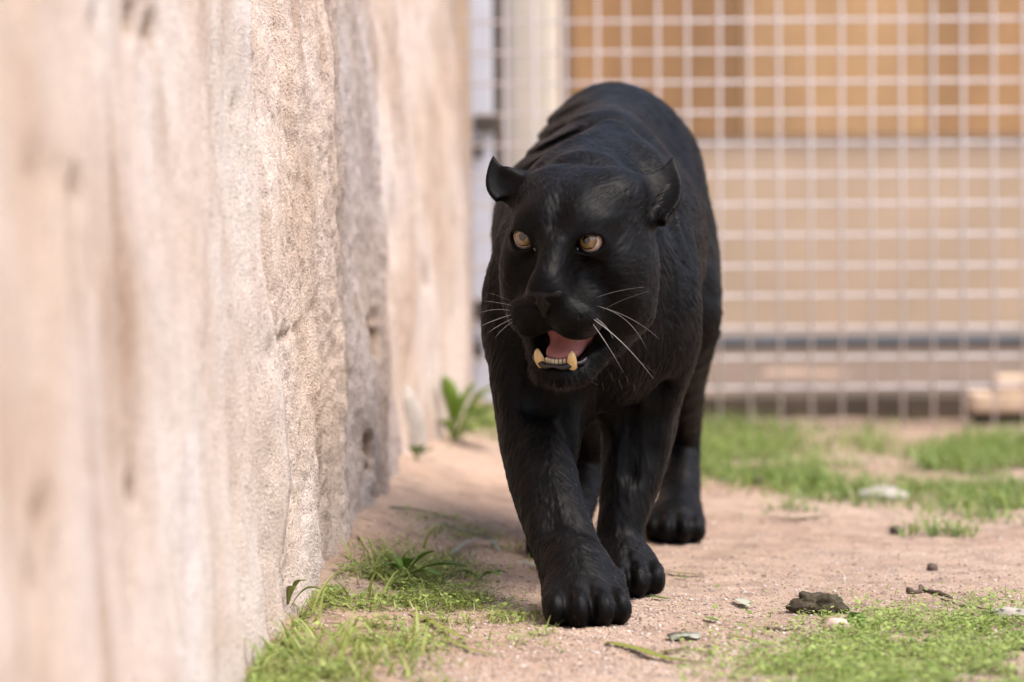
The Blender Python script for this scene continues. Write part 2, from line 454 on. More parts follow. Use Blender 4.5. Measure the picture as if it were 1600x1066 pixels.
M_SOIL = simple_mat('brown_soil', (0.15, 0.105, 0.075), 0.95, 0.25, 6, 0.5, 60)
rp = mesh_np('rear_path', [(-0.1, 9.587, 0.0545), (3.6, 9.587, 0.0545), (3.6, 12.11, 0.0545), (-0.1, 12.11, 0.0545)], [(0, 1, 2, 3)], M_SOIL)
tag(rp, 'brown soil strip between the mesh fence and the shed', None, kind='structure')
# ------------------------------------------------------------------ the panther: one implicit body, meshed with surface nets
class Field:
    def __init__(s, xs, ys, zs):
        s.xs, s.ys, s.zs = [np.asarray(a, np.float32) for a in (xs, ys, zs)]
        s.D = np.full((len(xs), len(ys), len(zs)), 0.15, np.float32)
        s.tmp = None; s.stack = []
    def sub(s, lo, hi):
        sl = []
        for a, l, h in zip((s.xs, s.ys, s.zs), lo, hi):
            i = max(int(np.searchsorted(a, l)) - 1, 0); j = min(int(np.searchsorted(a, h)) + 1, len(a))
            sl.append(slice(i, max(j, i)))
        return tuple(sl)
    def pts(s, sl):
        return (s.xs[sl[0]][:, None, None], s.ys[sl[1]][None, :, None], s.zs[sl[2]][None, None, :])
    def comb(s, sl, d, k, op):
        a = s.D[sl]
        if op == '+':
            h = np.maximum(k - np.abs(a - d), 0) / k
            s.D[sl] = np.minimum(a, d) - h * h * k * 0.25
        else:
            h = np.maximum(k - np.abs(a + d), 0) / k
            s.D[sl] = np.maximum(a, -d) + h * h * k * 0.25
    def el(s, c, r, R=None, k=0.03, op='+'):
        """ellipsoid; R rows are the local axes"""
        c = np.asarray(c, float); r = np.asarray(r, float); m = r.max() + k + 0.01
        sl = s.sub(c - m, c + m); x, y, z = s.pts(sl)
        x, y, z = x - np.float32(c[0]), y - np.float32(c[1]), z - np.float32(c[2])
        if R is not None:
            R = np.asarray(R, np.float32)
            x, y, z = (R[0, 0] * x + R[0, 1] * y + R[0, 2] * z, R[1, 0] * x + R[1, 1] * y + R[1, 2] * z, R[2, 0] * x + R[2, 1] * y + R[2, 2] * z)
        r = r.astype(np.float32)
        k0 = np.sqrt((x / r[0]) ** 2 + (y / r[1]) ** 2 + (z / r[2]) ** 2)
        k1 = np.sqrt((x / r[0] ** 2) ** 2 + (y / r[1] ** 2) ** 2 + (z / r[2] ** 2) ** 2) + 1e-6
        s.comb(sl, k0 * (k0 - 1) / k1, np.float32(k), op)
    def rc(s, a, ra, b, rb, k=0.03, op='+'):
        """capsule with a radius at each end"""
        a = np.asarray(a, float); b = np.asarray(b, float); m = max(ra, rb) + k + 0.01
        sl = s.sub(np.minimum(a, b) - m, np.maximum(a, b) + m); x, y, z = s.pts(sl)
        ab = (b - a).astype(np.float32); L = float((ab ** 2).sum()); a = a.astype(np.float32)
        h = np.clip(((x - a[0]) * ab[0] + (y - a[1]) * ab[1] + (z - a[2]) * ab[2]) / np.float32(L), 0, 1)
        d = np.sqrt((x - a[0] - h * ab[0]) ** 2 + (y - a[1] - h * ab[1]) ** 2 + (z - a[2] - h * ab[2]) ** 2) - (np.float32(ra) + h * np.float32(rb - ra))
        s.comb(sl, d, np.float32(k), op)
    def chain(s, P, k=0.03, sub=4):
        """smooth limb: spline through (point, radius), hard union inside, one soft union with the rest"""
        p = np.array([np.append(a, r) for a, r in P])
        q = np.vstack([2 * p[0] - p[1], p, 2 * p[-1] - p[-2]])
        out = []
        for i in range(1, len(q) - 2):
            for t in np.linspace(0, 1, sub, endpoint=False):
                out.append(0.5 * (2 * q[i] + (q[i + 1] - q[i - 1]) * t + (2 * q[i - 1] - 5 * q[i] + 4 * q[i + 1] - q[i + 2]) * t * t
                                  + (3 * q[i] - q[i - 1] - 3 * q[i + 1] + q[i + 2]) * t ** 3))
        out.append(q[-2]); out = np.array(out)
        keep = s.D; m = out[:, 3].max() + 0.06
        box = s.sub(out[:, :3].min(0) - m, out[:, :3].max(0) + m)
        s.D = np.full(keep.shape, 0.15, np.float32) if s.tmp is None else s.tmp
        s.D[box] = 0.15; s.tmp = s.D
        for a, b in zip(out[:-1], out[1:]): s.rc(a[:3], a[3], b[:3], b[3], 0.004)
        d = s.D[box].copy(); s.D = keep
        s.comb(box, d, np.float32(k), '+')
    def begin(s):
        s.stack.append(s.D); s.D = np.full(s.D.shape, 0.15, np.float32)
    def end(s, k):
        d = s.D; s.D = s.stack.pop(); s.comb((slice(None),) * 3, d, np.float32(k), '+')
    def leaf(s, c, A, B, C, prof, th, cup=0.0, k=0.01, op='+', skew=0.0, tail=0.3):
        """cupped ear blade: A along (length), B across, C thickness axes; prof(t) half width; t in 0..1"""
        L = np.linalg.norm(A); A1 = A / L; m = L + 0.06
        sl = s.sub(c - m, c + m); x, y, z = s.pts(sl)
        x, y, z = x - np.float32(c[0]), y - np.float32(c[1]), z - np.float32(c[2])
        dot = lambda v: x * np.float32(v[0]) + y * np.float32(v[1]) + z * np.float32(v[2])
        t = dot(A1) / np.float32(L); b = dot(B); cc = dot(C)
        b = b - np.float32(skew) * np.clip(t, 0, 1) * (1 - np.clip(t, 0, 1)) * 4
        w = prof(np.clip(t, 0, 1)).astype(np.float32)
        e = np.abs(cc - np.float32(cup) * (b * b - np.float32(0.0006))) - np.float32(th) * (1.15 - 0.6 * np.clip(t, 0, 1))
        q = np.maximum(np.abs(b) - w, np.maximum(t - 1, -t - np.float32(tail)) * np.float32(L))
        d = np.maximum(q, e)
        h = np.maximum(0.006 - np.abs(q - e), 0) / 0.006
        d = d + h * h * 0.006 * 0.25
        s.comb(sl, d.astype(np.float32), np.float32(k), op)
    def mesh(s):
        D = s.D; ins = D < 0
        n = ins[:-1, :-1, :-1].astype(np.uint8)
        cnt = np.zeros_like(n)
        for i in (0, 1):
            for j in (0, 1):
                for k in (0, 1):
                    cnt += ins[i:D.shape[0] - 1 + i, j:D.shape[1] - 1 + j, k:D.shape[2] - 1 + k]
        act = np.argwhere((cnt > 0) & (cnt < 8))
        idx = np.full(cnt.shape, -1, np.int32); idx[tuple(act.T)] = np.arange(len(act))
        ax = (s.xs, s.ys, s.zs)
        corners = [(i, j, k) for i in (0, 1) for j in (0, 1) for k in (0, 1)]
        val = {}; pos = {}
        for c in corners:
            q = act + np.array(c)
            val[c] = D[q[:, 0], q[:, 1], q[:, 2]]
            pos[c] = np.stack([ax[m][q[:, m]] for m in range(3)], 1)
        acc = np.zeros((len(act), 3)); w = np.zeros(len(act))
        for c in corners:
            for m in range(3):
                if c[m] == 0:
                    e = list(c); e[m] = 1; e = tuple(e)
                    cr = (val[c] < 0) != (val[e] < 0)
                    t = val[c] / (val[c] - val[e] + 1e-20)
                    p = pos[c] + (pos[e] - pos[c]) * t[:, None]
                    acc[cr] += p[cr]; w[cr] += 1
        V = acc / w[:, None]
        Q = []
        for m in range(3):
            a0 = [slice(None)] * 3; a1 = [slice(None)] * 3
            a0[m] = slice(0, -1); a1[m] = slice(1, None)
            i0, i1 = ins[tuple(a0)], ins[tuple(a1)]
            ed = np.argwhere(i0 != i1)
            u, v = (m + 1) % 3, (m + 2) % 3
            ok = (ed[:, u] > 0) & (ed[:, v] > 0) & (ed[:, u] < D.shape[u] - 1) & (ed[:, v] < D.shape[v] - 1)
            ed = ed[ok]
            eu = np.zeros(3, int); eu[u] = 1; ev = np.zeros(3, int); ev[v] = 1
            g = lambda o: idx[tuple((ed - o).T)]
            q = np.stack([g(eu + ev), g(ev), g(0 * eu), g(eu)], 1)
            flip = ~i0[tuple(ed.T)]
            q[flip] = q[flip][:, ::-1]
            Q.append(q)
        return V, np.concatenate(Q)

def axis(*segs):
    """non-uniform axis from (start, end, step) pieces"""
    out = [np.arange(a, b, st) for a, b, st in segs]
    return np.concatenate(out)

F = Field(axis((-0.10, -0.05, 0.004), (-0.05, 0.225, 0.002), (0.225, 0.42, 0.004)),
          axis((5.40, 5.56, 0.003), (5.56, 5.90, 0.002), (5.90, 6.10, 0.003), (6.10, 6.80, 0.005), (6.80, 7.42, 0.008)),
          axis((-0.04, 0.27, 0.003), (0.27, 0.69, 0.002), (0.69, 0.82, 0.004)))

# head frame: f forward, r the cat's left (right in the picture), u up
YAW, PIT, TILT = math.radians(21), math.radians(14), math.radians(-3)
HC = W(903, 398, 5.80)
hf = np.array([-math.sin(YAW) * math.cos(PIT), -math.cos(YAW) * math.cos(PIT), -math.sin(PIT)])
hr = np.array([math.cos(YAW), -math.sin(YAW), 0.0])
hu = np.cross(hf, hr); hu = -hu if hu[2] < 0 else hu
hr, hu = hr * math.cos(TILT) + hu * math.sin(TILT), hu * math.cos(TILT) - hr * math.sin(TILT)
HR = np.array([hr, hf, hu])                       # rows: local axes r, f, u
def HP(r, f, u): return HC + r * hr + f * hf + u * hu
def hel(c, rad, k=0.03, op='+', R=None):
    F.el(HP(*c), rad, HR if R is None else R @ HR, k, op)
def hrc(a, ra, b, rb, k=0.03, op='+'):
    F.rc(HP(*a), ra, HP(*b), rb, k, op)
def rotf(a):      # rotation about the local f axis
    c, s_ = math.cos(a), math.sin(a); return np.array([[c, 0, s_], [0, 1, 0], [-s_, 0, c]])
def rotu(a):
    c, s_ = math.cos(a), math.sin(a); return np.array([[c, s_, 0], [-s_, c, 0], [0, 0, 1]])

# trunk
F.el(W(962, 280, 6.80), (0.150, 0.21, 0.152), k=0.05)
F.el(W(932, 345, 6.40), (0.162, 0.34, 0.148), k=0.10)
F.rc(W(938, 440, 6.25), 0.145, W(962, 390, 6.65), 0.135, k=0.10)
F.rc(W(952, 225, 6.35), 0.045, W(955, 205, 6.75), 0.06, k=0.08)          # spine
# hind legs
F.el(W(1030, 400, 6.72), (0.075, 0.14, 0.17), k=0.06)
HL = [(W(1030, 400, 6.72), 0.090), (W(1068, 490, 6.60), 0.063), (W(1062, 590, 6.72), 0.046), (W(1064, 690, 6.84), 0.034), (W(1062, 760, 6.77), 0.035), (W(1058, 820, 6.69), 0.039)]
F.chain(HL, 0.05)
F.el(W(890, 400, 6.66), (0.075, 0.15, 0.17), k=0.06)
HRL = [(W(885, 400, 6.66), 0.090), (W(882, 520, 6.44), 0.060), (W(905, 620, 6.52), 0.046), (W(918, 720, 6.62), 0.034), (W(895, 800, 6.52), 0.034), (W(878, 856, 6.43), 0.037)]
F.chain(HRL, 0.05)
# front: chest, shoulders, withers, neck, forelegs
F.begin()
F.el(W(920, 490, 6.02), (0.138, 0.19, 0.140), k=0.06)
F.el(W(858, 410, 6.02), (0.072, 0.11, 0.150), k=0.06)
F.el(W(1008, 400, 6.06), (0.064, 0.11, 0.155), k=0.06)
F.rc(W(912, 292, 6.06), 0.055, W(878, 420, 5.98), 0.085, k=0.05)
F.rc(W(978, 280, 6.10), 0.050, W(1008, 420, 6.02), 0.075, k=0.05)
F.rc(W(948, 238, 6.14), 0.036, W(915, 310, 5.94), 0.075, k=0.045)
F.rc(W(910, 390, 5.90), 0.110, W(930, 380, 6.08), 0.125, k=0.04)
F.rc(W(862, 275, 5.98), 0.016, W(948, 207, 6.14), 0.014, k=0.035)        # skin fold running up to the withers
F.rc(W(1018, 268, 6.02), 0.014, W(972, 212, 6.14), 0.012, k=0.03)
F.rc(W(930, 470, 5.90), 0.080, W(940, 560, 5.97), 0.085, k=0.05)         # throat and brisket
F.rc(W(985, 400, 5.92), 0.052, W(1014, 520, 5.98), 0.068, k=0.05)        # ruff behind the cheek
F.rc(W(828, 400, 5.90), 0.045, W(832, 500, 5.95), 0.062, k=0.05)
FR = [(W(838, 480, 5.95), 0.066), (W(840, 590, 5.93), 0.068), (W(843, 660, 5.92), 0.0635), (W(846, 730, 5.83), 0.0525), (W(860, 790, 5.76), 0.0485), (W(886, 862, 5.68), 0.0475), (W(906, 915, 5.63), 0.051)]
F.chain(FR, 0.05)
FL = [(W(1006, 470, 5.99), 0.070), (W(1006, 570, 6.02), 0.064), (W(1001, 640, 6.04), 0.059), (W(991, 720, 6.01), 0.0495), (W(977, 790, 5.98), 0.0385), (W(968, 845, 5.96), 0.0345), (W(973, 890, 5.94), 0.039)]
F.chain(FL, 0.05)
F.rc(W(808, 590, 5.90), 0.030, W(820, 690, 5.86), 0.022, 0.03)           # muscle relief
F.rc(W(882, 600, 5.89), 0.026, W(872, 690, 5.85), 0.020, 0.03)
F.rc(W(1040, 560, 5.99), 0.030, W(1022, 680, 5.99), 0.018, 0.03)
for (a, b_, r_) in [((1046, 335), (1058, 440), 0.010), ((1036, 352), (1050, 470), 0.008), ((1024, 372), (1040, 500), 0.008), ((1056, 400), (1064, 500), 0.009), ((1014, 480), (1022, 560), 0.008), ((985, 505), (1000, 575), 0.008)]:
    d_ = 5.935 if a[0] < 1030 else 5.965
    F.rc(W(*a, d_ - 0.01), r_, W(*b_, d_ - 0.015), r_ * 0.8, 0.018)          # ridges of longer hair on the neck
for (a, b_, r_, d_) in [((868, 610), (892, 720), 0.006, 5.845), ((880, 740), (905, 830), 0.005, 5.70), ((838, 720), (862, 820), 0.005, 5.715), ((985, 640), (985, 740), 0.003, 5.960), ((1030, 600), (1020, 700), 0.005, 5.955), ((850, 560), (838, 640), 0.007, 5.855), ((940, 600), (960, 660), 0.008, 5.96)]:
    F.rc(W(*a, d_), r_, W(*b_, d_ - 0.005 if b_[1] < 760 else d_ - 0.05), r_ * 0.8, 0.035, '-')        # furrows between the muscles
F.rc(W(962, 905, 5.63), 0.014, W(977, 938, 5.62), 0.007, 0.016)                                        # dew claw tuft
F.rc(W(890, 868, 5.645), 0.022, W(905, 895, 5.610), 0.026, 0.03)                                       # wrist
F.end(0.030)
# tail, hanging behind
F.chain([(W(975, 260, 6.98), 0.045), (W(990, 330, 7.12), 0.035), (W(1003, 470, 7.20), 0.031), (W(1008, 600, 7.24), 0.029), (W(1000, 680, 7.30), 0.027)], 0.03)

def paw(c, ang, w, toes, ln=0.05, ht=0.030, k=0.012):
    """c: centre of the paw on the ground; ang: direction it points (0 = towards -Y); w: half width"""
    fx, fy = math.sin(ang), -math.cos(ang); rx, ry = math.cos(ang), math.sin(ang)
    def P(r, f, z): return np.array([c[0] + r * rx + f * fx, c[1] + r * ry + f * fy, c[2] + z])
    R = np.array([[rx, ry, 0], [fx, fy, 0], [0, 0, 1]])
    F.el(P(0, -0.012, 0.034), (w * 0.93, 0.055, 0.036), R, 0.03)
    F.el(P(0, 0.0, 0.018), (w * 0.92, 0.06, 0.022), R, 0.02)
    for (r, f, s) in toes:
        a = -r * 2.2
        ca, sa = math.cos(a), math.sin(a)
        Rt = np.array([[ca, sa, 0], [-sa, ca, 0], [0, 0, 1]]) @ R
        F.rc(P(r * 0.72, f - 0.055, ht + 0.022), 0.017 * s, P(r * 0.98, f - 0.010, ht + 0.005), 0.0165 * s, 0.007)   # knuckle
        F.el(P(r, f, ht * 0.80), (0.0175 * s, 0.031 * s, 0.0255 * s), Rt, 0.006)
    for (r0, f0, s0), (r1, f1, s1) in zip(toes[:-1], toes[1:]):
        rm, fm = (r0 + r1) / 2, (f0 + f1) / 2
        F.rc(P(rm * 0.90, fm - 0.022, ht + 0.036), 0.0025, P(rm * 1.02, fm + 0.020, ht + 0.008), 0.0042, 0.007, '-')
        F.rc(P(rm * 1.02, fm + 0.022, ht + 0.006), 0.0040, P(rm * 1.04, fm + 0.026, 0.004), 0.0034, 0.006, '-')
T4 = [(-0.045, 0.026, 0.98), (-0.0165, 0.046, 1.06), (0.0165, 0.046, 1.06), (0.044, 0.028, 0.98)]
cR = W(912, 975, 5.57); cR[2] = -0.002
paw(cR, math.radians(10), 0.057, T4)
F.rc(W(905, 900, 5.64), 0.045, W(911, 935, 5.60), 0.044, 0.02)
cL = W(978, 930, 5.91); cL[2] = 0.0
paw(cL, math.radians(4), 0.050, [(r * 0.9, f, s * 0.93) for r, f, s in T4])
F.rc(W(972, 880, 5.94), 0.035, W(976, 905, 5.93), 0.038, 0.02)
cH = W(1055, 848, 6.65); cH[2] = 0.0
paw(cH, math.radians(-2), 0.046, [(r * 0.82, f, s * 0.88) for r, f, s in T4])
F.rc(W(1058, 805, 6.71), 0.038, W(1056, 830, 6.67), 0.038, 0.02)
cB = W(878, 876, 6.37); cB[2] = 0.0
paw(cB, math.radians(-12), 0.046, [(r * 0.82, f, s * 0.88) for r, f, s in T4])
F.rc(W(878, 846, 6.45), 0.036, W(878, 862, 6.40), 0.036, 0.02)

# ---- head
F.begin()
hel((0, -0.032, 0.046), (0.090, 0.095, 0.074), 0.05)                  # cranium
for s_ in (-1, 1): hel((0.052 * s_, -0.034, 0.082), (0.042, 0.060, 0.036), 0.030)   # temples
hel((0, 0.028, 0.054), (0.064, 0.050, 0.050), 0.04)                   # forehead
for s_ in (-1, 1):
    hel((0.072 * s_, -0.010, -0.026), (0.045, 0.066, 0.080), 0.04)    # masseter
    hel((0.060 * s_, 0.036, -0.010), (0.036, 0.040, 0.040), 0.035)    # cheek bone
    hel((0.044 * s_, 0.046, 0.068), (0.030, 0.028, 0.019), 0.022)     # brow
hrc((0, 0.050, 0.048), 0.043, (0, 0.123, -0.007), 0.0325, 0.035)       # bridge of the nose
for s_ in (-1, 1):
    hrc((0.020 * s_, 0.060, 0.020), 0.030, (0.018 * s_, 0.122, -0.016), 0.022, 0.030)
    hel((0.031 * s_, 0.112, -0.050), (0.035, 0.040, 0.034), 0.016)    # whisker pads
    hel((0.035 * s_, 0.104, -0.064), (0.030, 0.038, 0.027), 0.020)
    hrc((0.042 * s_, 0.080, -0.050), 0.032, (0.062 * s_, 0.025, -0.066), 0.040, 0.035)
hrc((0, 0.095, -0.030), 0.040, (0, 0.050, -0.040), 0.055, 0.025)
hel((0, 0.138, -0.016), (0.026, 0.020, 0.018), 0.014)                 # nose block
# lower jaw, dropped open
for s_ in (-1, 1):
    hrc((0.028 * s_, 0.080, -0.150), 0.019, (0.064 * s_, -0.005, -0.085), 0.040, 0.03)
hel((0, 0.088, -0.152), (0.043, 0.036, 0.0225), 0.015)
hrc((0, 0.060, -0.155), 0.022, (0, -0.02, -0.115), 0.050, 0.03)
# planes of the face: eye hollows, sides of the bridge, groove behind the whisker pads, furrow of the brow
for s_ in (-1, 1):
    hel((0.040 * s_, 0.104, 0.022), (0.007, 0.018, 0.012), 0.040, '-')
    hel((0.050 * s_, 0.112, -0.004), (0.010, 0.022, 0.014), 0.040, '-')
    hrc((0.073 * s_, 0.098, -0.030), 0.008, (0.083 * s_, 0.078, -0.072), 0.008, 0.036, '-')
hrc((0, 0.092, 0.075), 0.006, (0, 0.050, 0.122), 0.006, 0.030, '-')
# mouth cavity
hel((0, 0.080, -0.1065), (0.041, 0.074, 0.0225), 0.009, '-')
hel((0, 0.078, -0.122), (0.035, 0.036, 0.012), 0.006, '-')
hrc((-0.03, 0.075, -0.106), 0.015, (0.050, 0.072, -0.103), 0.016, 0.012, '-')
# philtrum groove, folds round the muzzle
hrc((0, 0.158, -0.038), 0.003, (0, 0.149, -0.086), 0.004, 0.007, '-')
# eyes
EYE_R = 0.0184
EYES = [HP(-0.0560, 0.062, 0.042), HP(0.0450, 0.064, 0.043)]
for i, s_ in enumerate((-1, 1)):
    c = EYES[i]
    F.el(c, (0.0230, 0.0230, 0.0230), None, 0.020)
    R = rotf(s_ * math.radians(9)) @ HR
    F.el(c + hf * 0.018 + hr * 0.003 * s_ - hu * 0.0016, (0.0200 if i else 0.0175, 0.022, 0.0142), R, 0.004, '-')
    F.rc(c - hr * s_ * 0.016 - hu * 0.009 + hf * 0.014, 0.004, c - hr * s_ * 0.021 - hu * 0.015 + hf * 0.019, 0.0022, 0.004, '-')   # tear duct
F.end(0.022)
# ears
def ear(base, tip, facing, wid, th, cup, prof, skew=0.0, tail=0.3):
    A = tip - base; C = np.array(facing, float)
    A1 = A / np.linalg.norm(A); C -= A1 * C.dot(A1); C /= np.linalg.norm(C); B = np.cross(A1, C)
    F.leaf(base, A, B, C, lambda t: wid * prof(t), th, cup, 0.014, '+', skew, tail)
pr = lambda t: np.power(np.clip(1 - t, 0, 1), 0.82) * (1.0 + 0.20 * np.sin(t * 3.0))
SKL, SKR = 0.011, -0.009
EAR_L = (W(1008, 328, 5.795), W(1052, 241, 5.83))
ear(*EAR_L, (-0.45, -1.0, -0.25), 0.041, 0.0080, 8.0, pr, SKL, 0.15)
F.el(W(1004, 318, 5.820), (0.034, 0.024, 0.036), None, 0.022)
EAR_R = (W(801, 302, 5.835), W(770, 241, 5.85))
ear(*EAR_R, (0.25, -1.0, -0.25), 0.028, 0.0075, 8.0, pr, SKR, 0.02)
F.el(W(812, 298, 5.855), (0.024, 0.02, 0.026), None, 0.02)
F.rc(W(793, 268, 5.84), 0.006, W(817, 277, 5.843), 0.009, 0.010)

# loose skin: soft parallel folds over the flank and neck, applied to the field itself
def folds():
    sl = F.sub((-0.1, 5.95, 0.45), (0.42, 6.9, 0.82)); x, y, z = F.pts(sl)
    sx = 800 + FPX * x / y; sy = 205 + FPX * (0.69 - z) / y      # where each point lies along the back, for the direction of the folds
    t = (sx - 940) * 0.40 + (sy - 190) * 0.92
    amp = np.clip(1 - np.abs(t - 30) / 110, 0, 1) * np.clip((960 - sx) / 60, 0, 1) * np.clip((sx - 795) / 50, 0, 1) * np.clip((y - 6.0) / 0.1, 0, 1)
    wv = np.sin(t / 12.5 * 2 * np.pi * 0.72 + 0.8 * np.sin(sx / 23.0) + 0.6 * np.sin(sy / 17.0))
    F.D[sl] += (0.0048 * amp * wv).astype(np.float32)
folds()

def lap_smooth(V, Q, it, lam=0.5, w=None):
    e = np.concatenate([Q[:, [0, 1]], Q[:, [1, 2]], Q[:, [2, 3]], Q[:, [3, 0]]])
    for _ in range(it):
        acc = np.zeros_like(V); cnt = np.zeros(len(V))
        for c in range(3):
            acc[:, c] = np.bincount(e[:, 0], V[e[:, 1], c], len(V)) + np.bincount(e[:, 1], V[e[:, 0], c], len(V))
        cnt = np.bincount(e[:, 0], minlength=len(V)) + np.bincount(e[:, 1], minlength=len(V))
        d = acc / np.maximum(cnt, 1)[:, None] - V
        V = V + lam * d * (1 if w is None else w[:, None])
    return V
CV, CQ = F.mesh()
CV = lap_smooth(CV, CQ, 2, 0.5)
def hloc(P):
    return (np.asarray(P) - HC) @ HR.T        # columns r, f, u

sm01 = lambda x, a, b: (lambda t: t * t * (3 - 2 * t))(np.clip((x - a) / (b - a), 0, 1))
def vert_normals(V, Q):
    n = np.cross(V[Q[:, 2]] - V[Q[:, 0]], V[Q[:, 3]] - V[Q[:, 1]]); out = np.zeros_like(V)
    for c in range(3):
        for k in range(4): out[:, c] += np.bincount(Q[:, k], n[:, c], len(V))
    return out / (np.linalg.norm(out, axis=1)[:, None] + 1e-12)
def flow_at(P, nr):
    """which way the coat lies: back over the trunk, down the legs, away from the nose over the head"""
    Lp = hloc(P)
    wl = 1 - sm01(P[:, 2], 0.26, 0.44)
    wh = 1 - sm01(np.sqrt((Lp[:, 0] / 0.16) ** 2 + ((Lp[:, 1] - 0.03) / 0.16) ** 2 + (Lp[:, 2] / 0.21) ** 2), 0.8, 1.05)
    flow = np.stack([np.zeros(len(P)), np.full(len(P), 0.8), np.full(len(P), -0.55)], 1) * (1 - wl)[:, None] + np.array([0.0, 0.12, -1.0]) * wl[:, None]
    fl2 = Lp - np.array([0, 0.175, -0.012]); fl2 /= np.linalg.norm(fl2, axis=1)[:, None]
    low = sm01(-Lp[:, 2], 0.09, 0.15); fl2[:, 2] -= 0.6 * low
    flow = flow * (1 - wh)[:, None] + (fl2 @ HR) * wh[:, None]
    ph = P @ np.array([[31.0, 12, 7], [9, 27, 17], [13, 21, 33]]).T
    flow = flow + 0.16 * np.sin(ph) + 0.07 * np.sin(ph * 3.1 + 1.3)
    flow -= nr * (flow * nr).sum(1)[:, None]
    return flow / (np.linalg.norm(flow, axis=1)[:, None] + 1e-9), wl, wh, low, Lp
def streaks(V, Q, it, seed, coarse=0):
    """random tufts drawn out along the lie of the coat (line integral smoothing over the mesh)"""
    nr = vert_normals(V, Q); fl = flow_at(V, nr)[0]
    e = np.concatenate([Q[:, [0, 1]], Q[:, [1, 2]], Q[:, [0, 2]], Q[:, [1, 3]]])
    d = V[e[:, 1]] - V[e[:, 0]]; d /= np.linalg.norm(d, axis=1)[:, None] + 1e-12
    w0 = np.abs((d * fl[e[:, 0]]).sum(1)) ** 10; w1 = np.abs((d * fl[e[:, 1]]).sum(1)) ** 10
    s = np.random.default_rng(seed).normal(0, 1, len(V))
    if coarse:
        c = np.bincount(e[:, 0], minlength=len(V)) + np.bincount(e[:, 1], minlength=len(V))
        for _ in range(coarse): s = 0.5 * s + 0.5 * (np.bincount(e[:, 0], s[e[:, 1]], len(V)) + np.bincount(e[:, 1], s[e[:, 0]], len(V))) / np.maximum(c, 1)
    ws = np.bincount(e[:, 0], w0, len(V)) + np.bincount(e[:, 1], w1, len(V)) + 1e-6
    for _ in range(it):
        a = np.bincount(e[:, 0], w0 * s[e[:, 1]], len(V)) + np.bincount(e[:, 1], w1 * s[e[:, 0]], len(V))
        s = 0.4 * s + 0.6 * a / ws
    return s / (s.std() + 1e-9), nr
ST1, VN = streaks(CV, CQ, 7, 3)
ST2, _ = streaks(CV, CQ, 9, 5, 2)
_L = hloc(CV)
bare = np.exp(-(np.minimum.reduce([np.linalg.norm(CV - c, axis=1) for c in EYES]) / 0.026) ** 4)
bare = np.maximum(bare, ((_L[:, 1] > 0.12) & (np.abs(_L[:, 0]) < 0.03) & (_L[:, 2] > -0.06) & (_L[:, 2] < 0.0)).astype(float))
bare = np.maximum(bare, ((np.abs(_L[:, 0]) < 0.045) & (_L[:, 1] > 0.02) & (_L[:, 2] < -0.085) & (_L[:, 2] > -0.135)).astype(float))
famp = np.where((_L[:, 1] > 0.02) & (np.abs(_L[:, 0]) < 0.13) & (_L[:, 2] > -0.2) & (_L[:, 2] < 0.14), 0.75, 1.15)
famp = np.where(np.minimum.reduce([np.linalg.norm(CV - (a + b) / 2, axis=1) for a, b in (EAR_L, EAR_R)]) < 0.055, 0.35, famp)
CV = CV + VN * ((0.00024 * ST1 + 0.00025 * ST2) * (1 - bare) * famp)[:, None]

# ---- materials of the cat
def fur_material():
    m, nt, b = new_mat('black_fur')
    n1 = tex(nt, 30, 4, 0.6); n2 = tex(nt, 700, 2, 0.7)
    c = ramp(nt, n1.outputs[0], [(0.42, (0.0008, 0.0006, 0.0006)), (0.62, (0.0032, 0.0022, 0.0022))])
    nt.links.new(c, b.inputs['Base Color'])
    r = ramp(nt, n1.outputs[0], [(0.36, (0.58, 0.58, 0.58)), (0.66, (0.46, 0.46, 0.46))])
    nt.links.new(r, b.inputs['Roughness'])
    b.inputs['IOR'].default_value = 1.21
    bump(nt, b, n2.outputs[0], 0.25, 0.001)
    return m
M_FUR = fur_material()
M_LINING = simple_mat('mouth_lining', (0.020, 0.011, 0.012), 0.3, 0.3, 80, 0.2, 200)
M_NOSE = simple_mat('nose_leather', (0.0050, 0.0038, 0.0035), 0.42, 0.3, 60, 0.5, 500, 0.001, spec=0.20)
M_TONGUE = simple_mat('tongue_flesh', (0.40, 0.155, 0.138), 0.42, 0.18, 45, 0.5, 420, 0.0015, sss=0.15)
M_TOOTH = simple_mat('tooth_enamel', (0.72, 0.47, 0.20), 0.25, 0.18, 60, coat=0.3)
M_INC = simple_mat('incisor_enamel', (0.62, 0.50, 0.32), 0.3, 0.18, 60)
M_SCLERA = simple_mat('eye_white', (0.58, 0.40, 0.33), 0.15, 0.1, 60, coat=1.0)
M_PUPIL = simple_mat('pupil', (0.006, 0.009, 0.011), 0.05, 0.1, 60, coat=1.0)
M_LID = simple_mat('eyelid_skin', (0.020, 0.016, 0.016), 0.3, 0.2, 80, coat=0.3)
M_WHISK = simple_mat('whisker_hair', (0.20, 0.18, 0.18), 0.4, 0.1, 20)
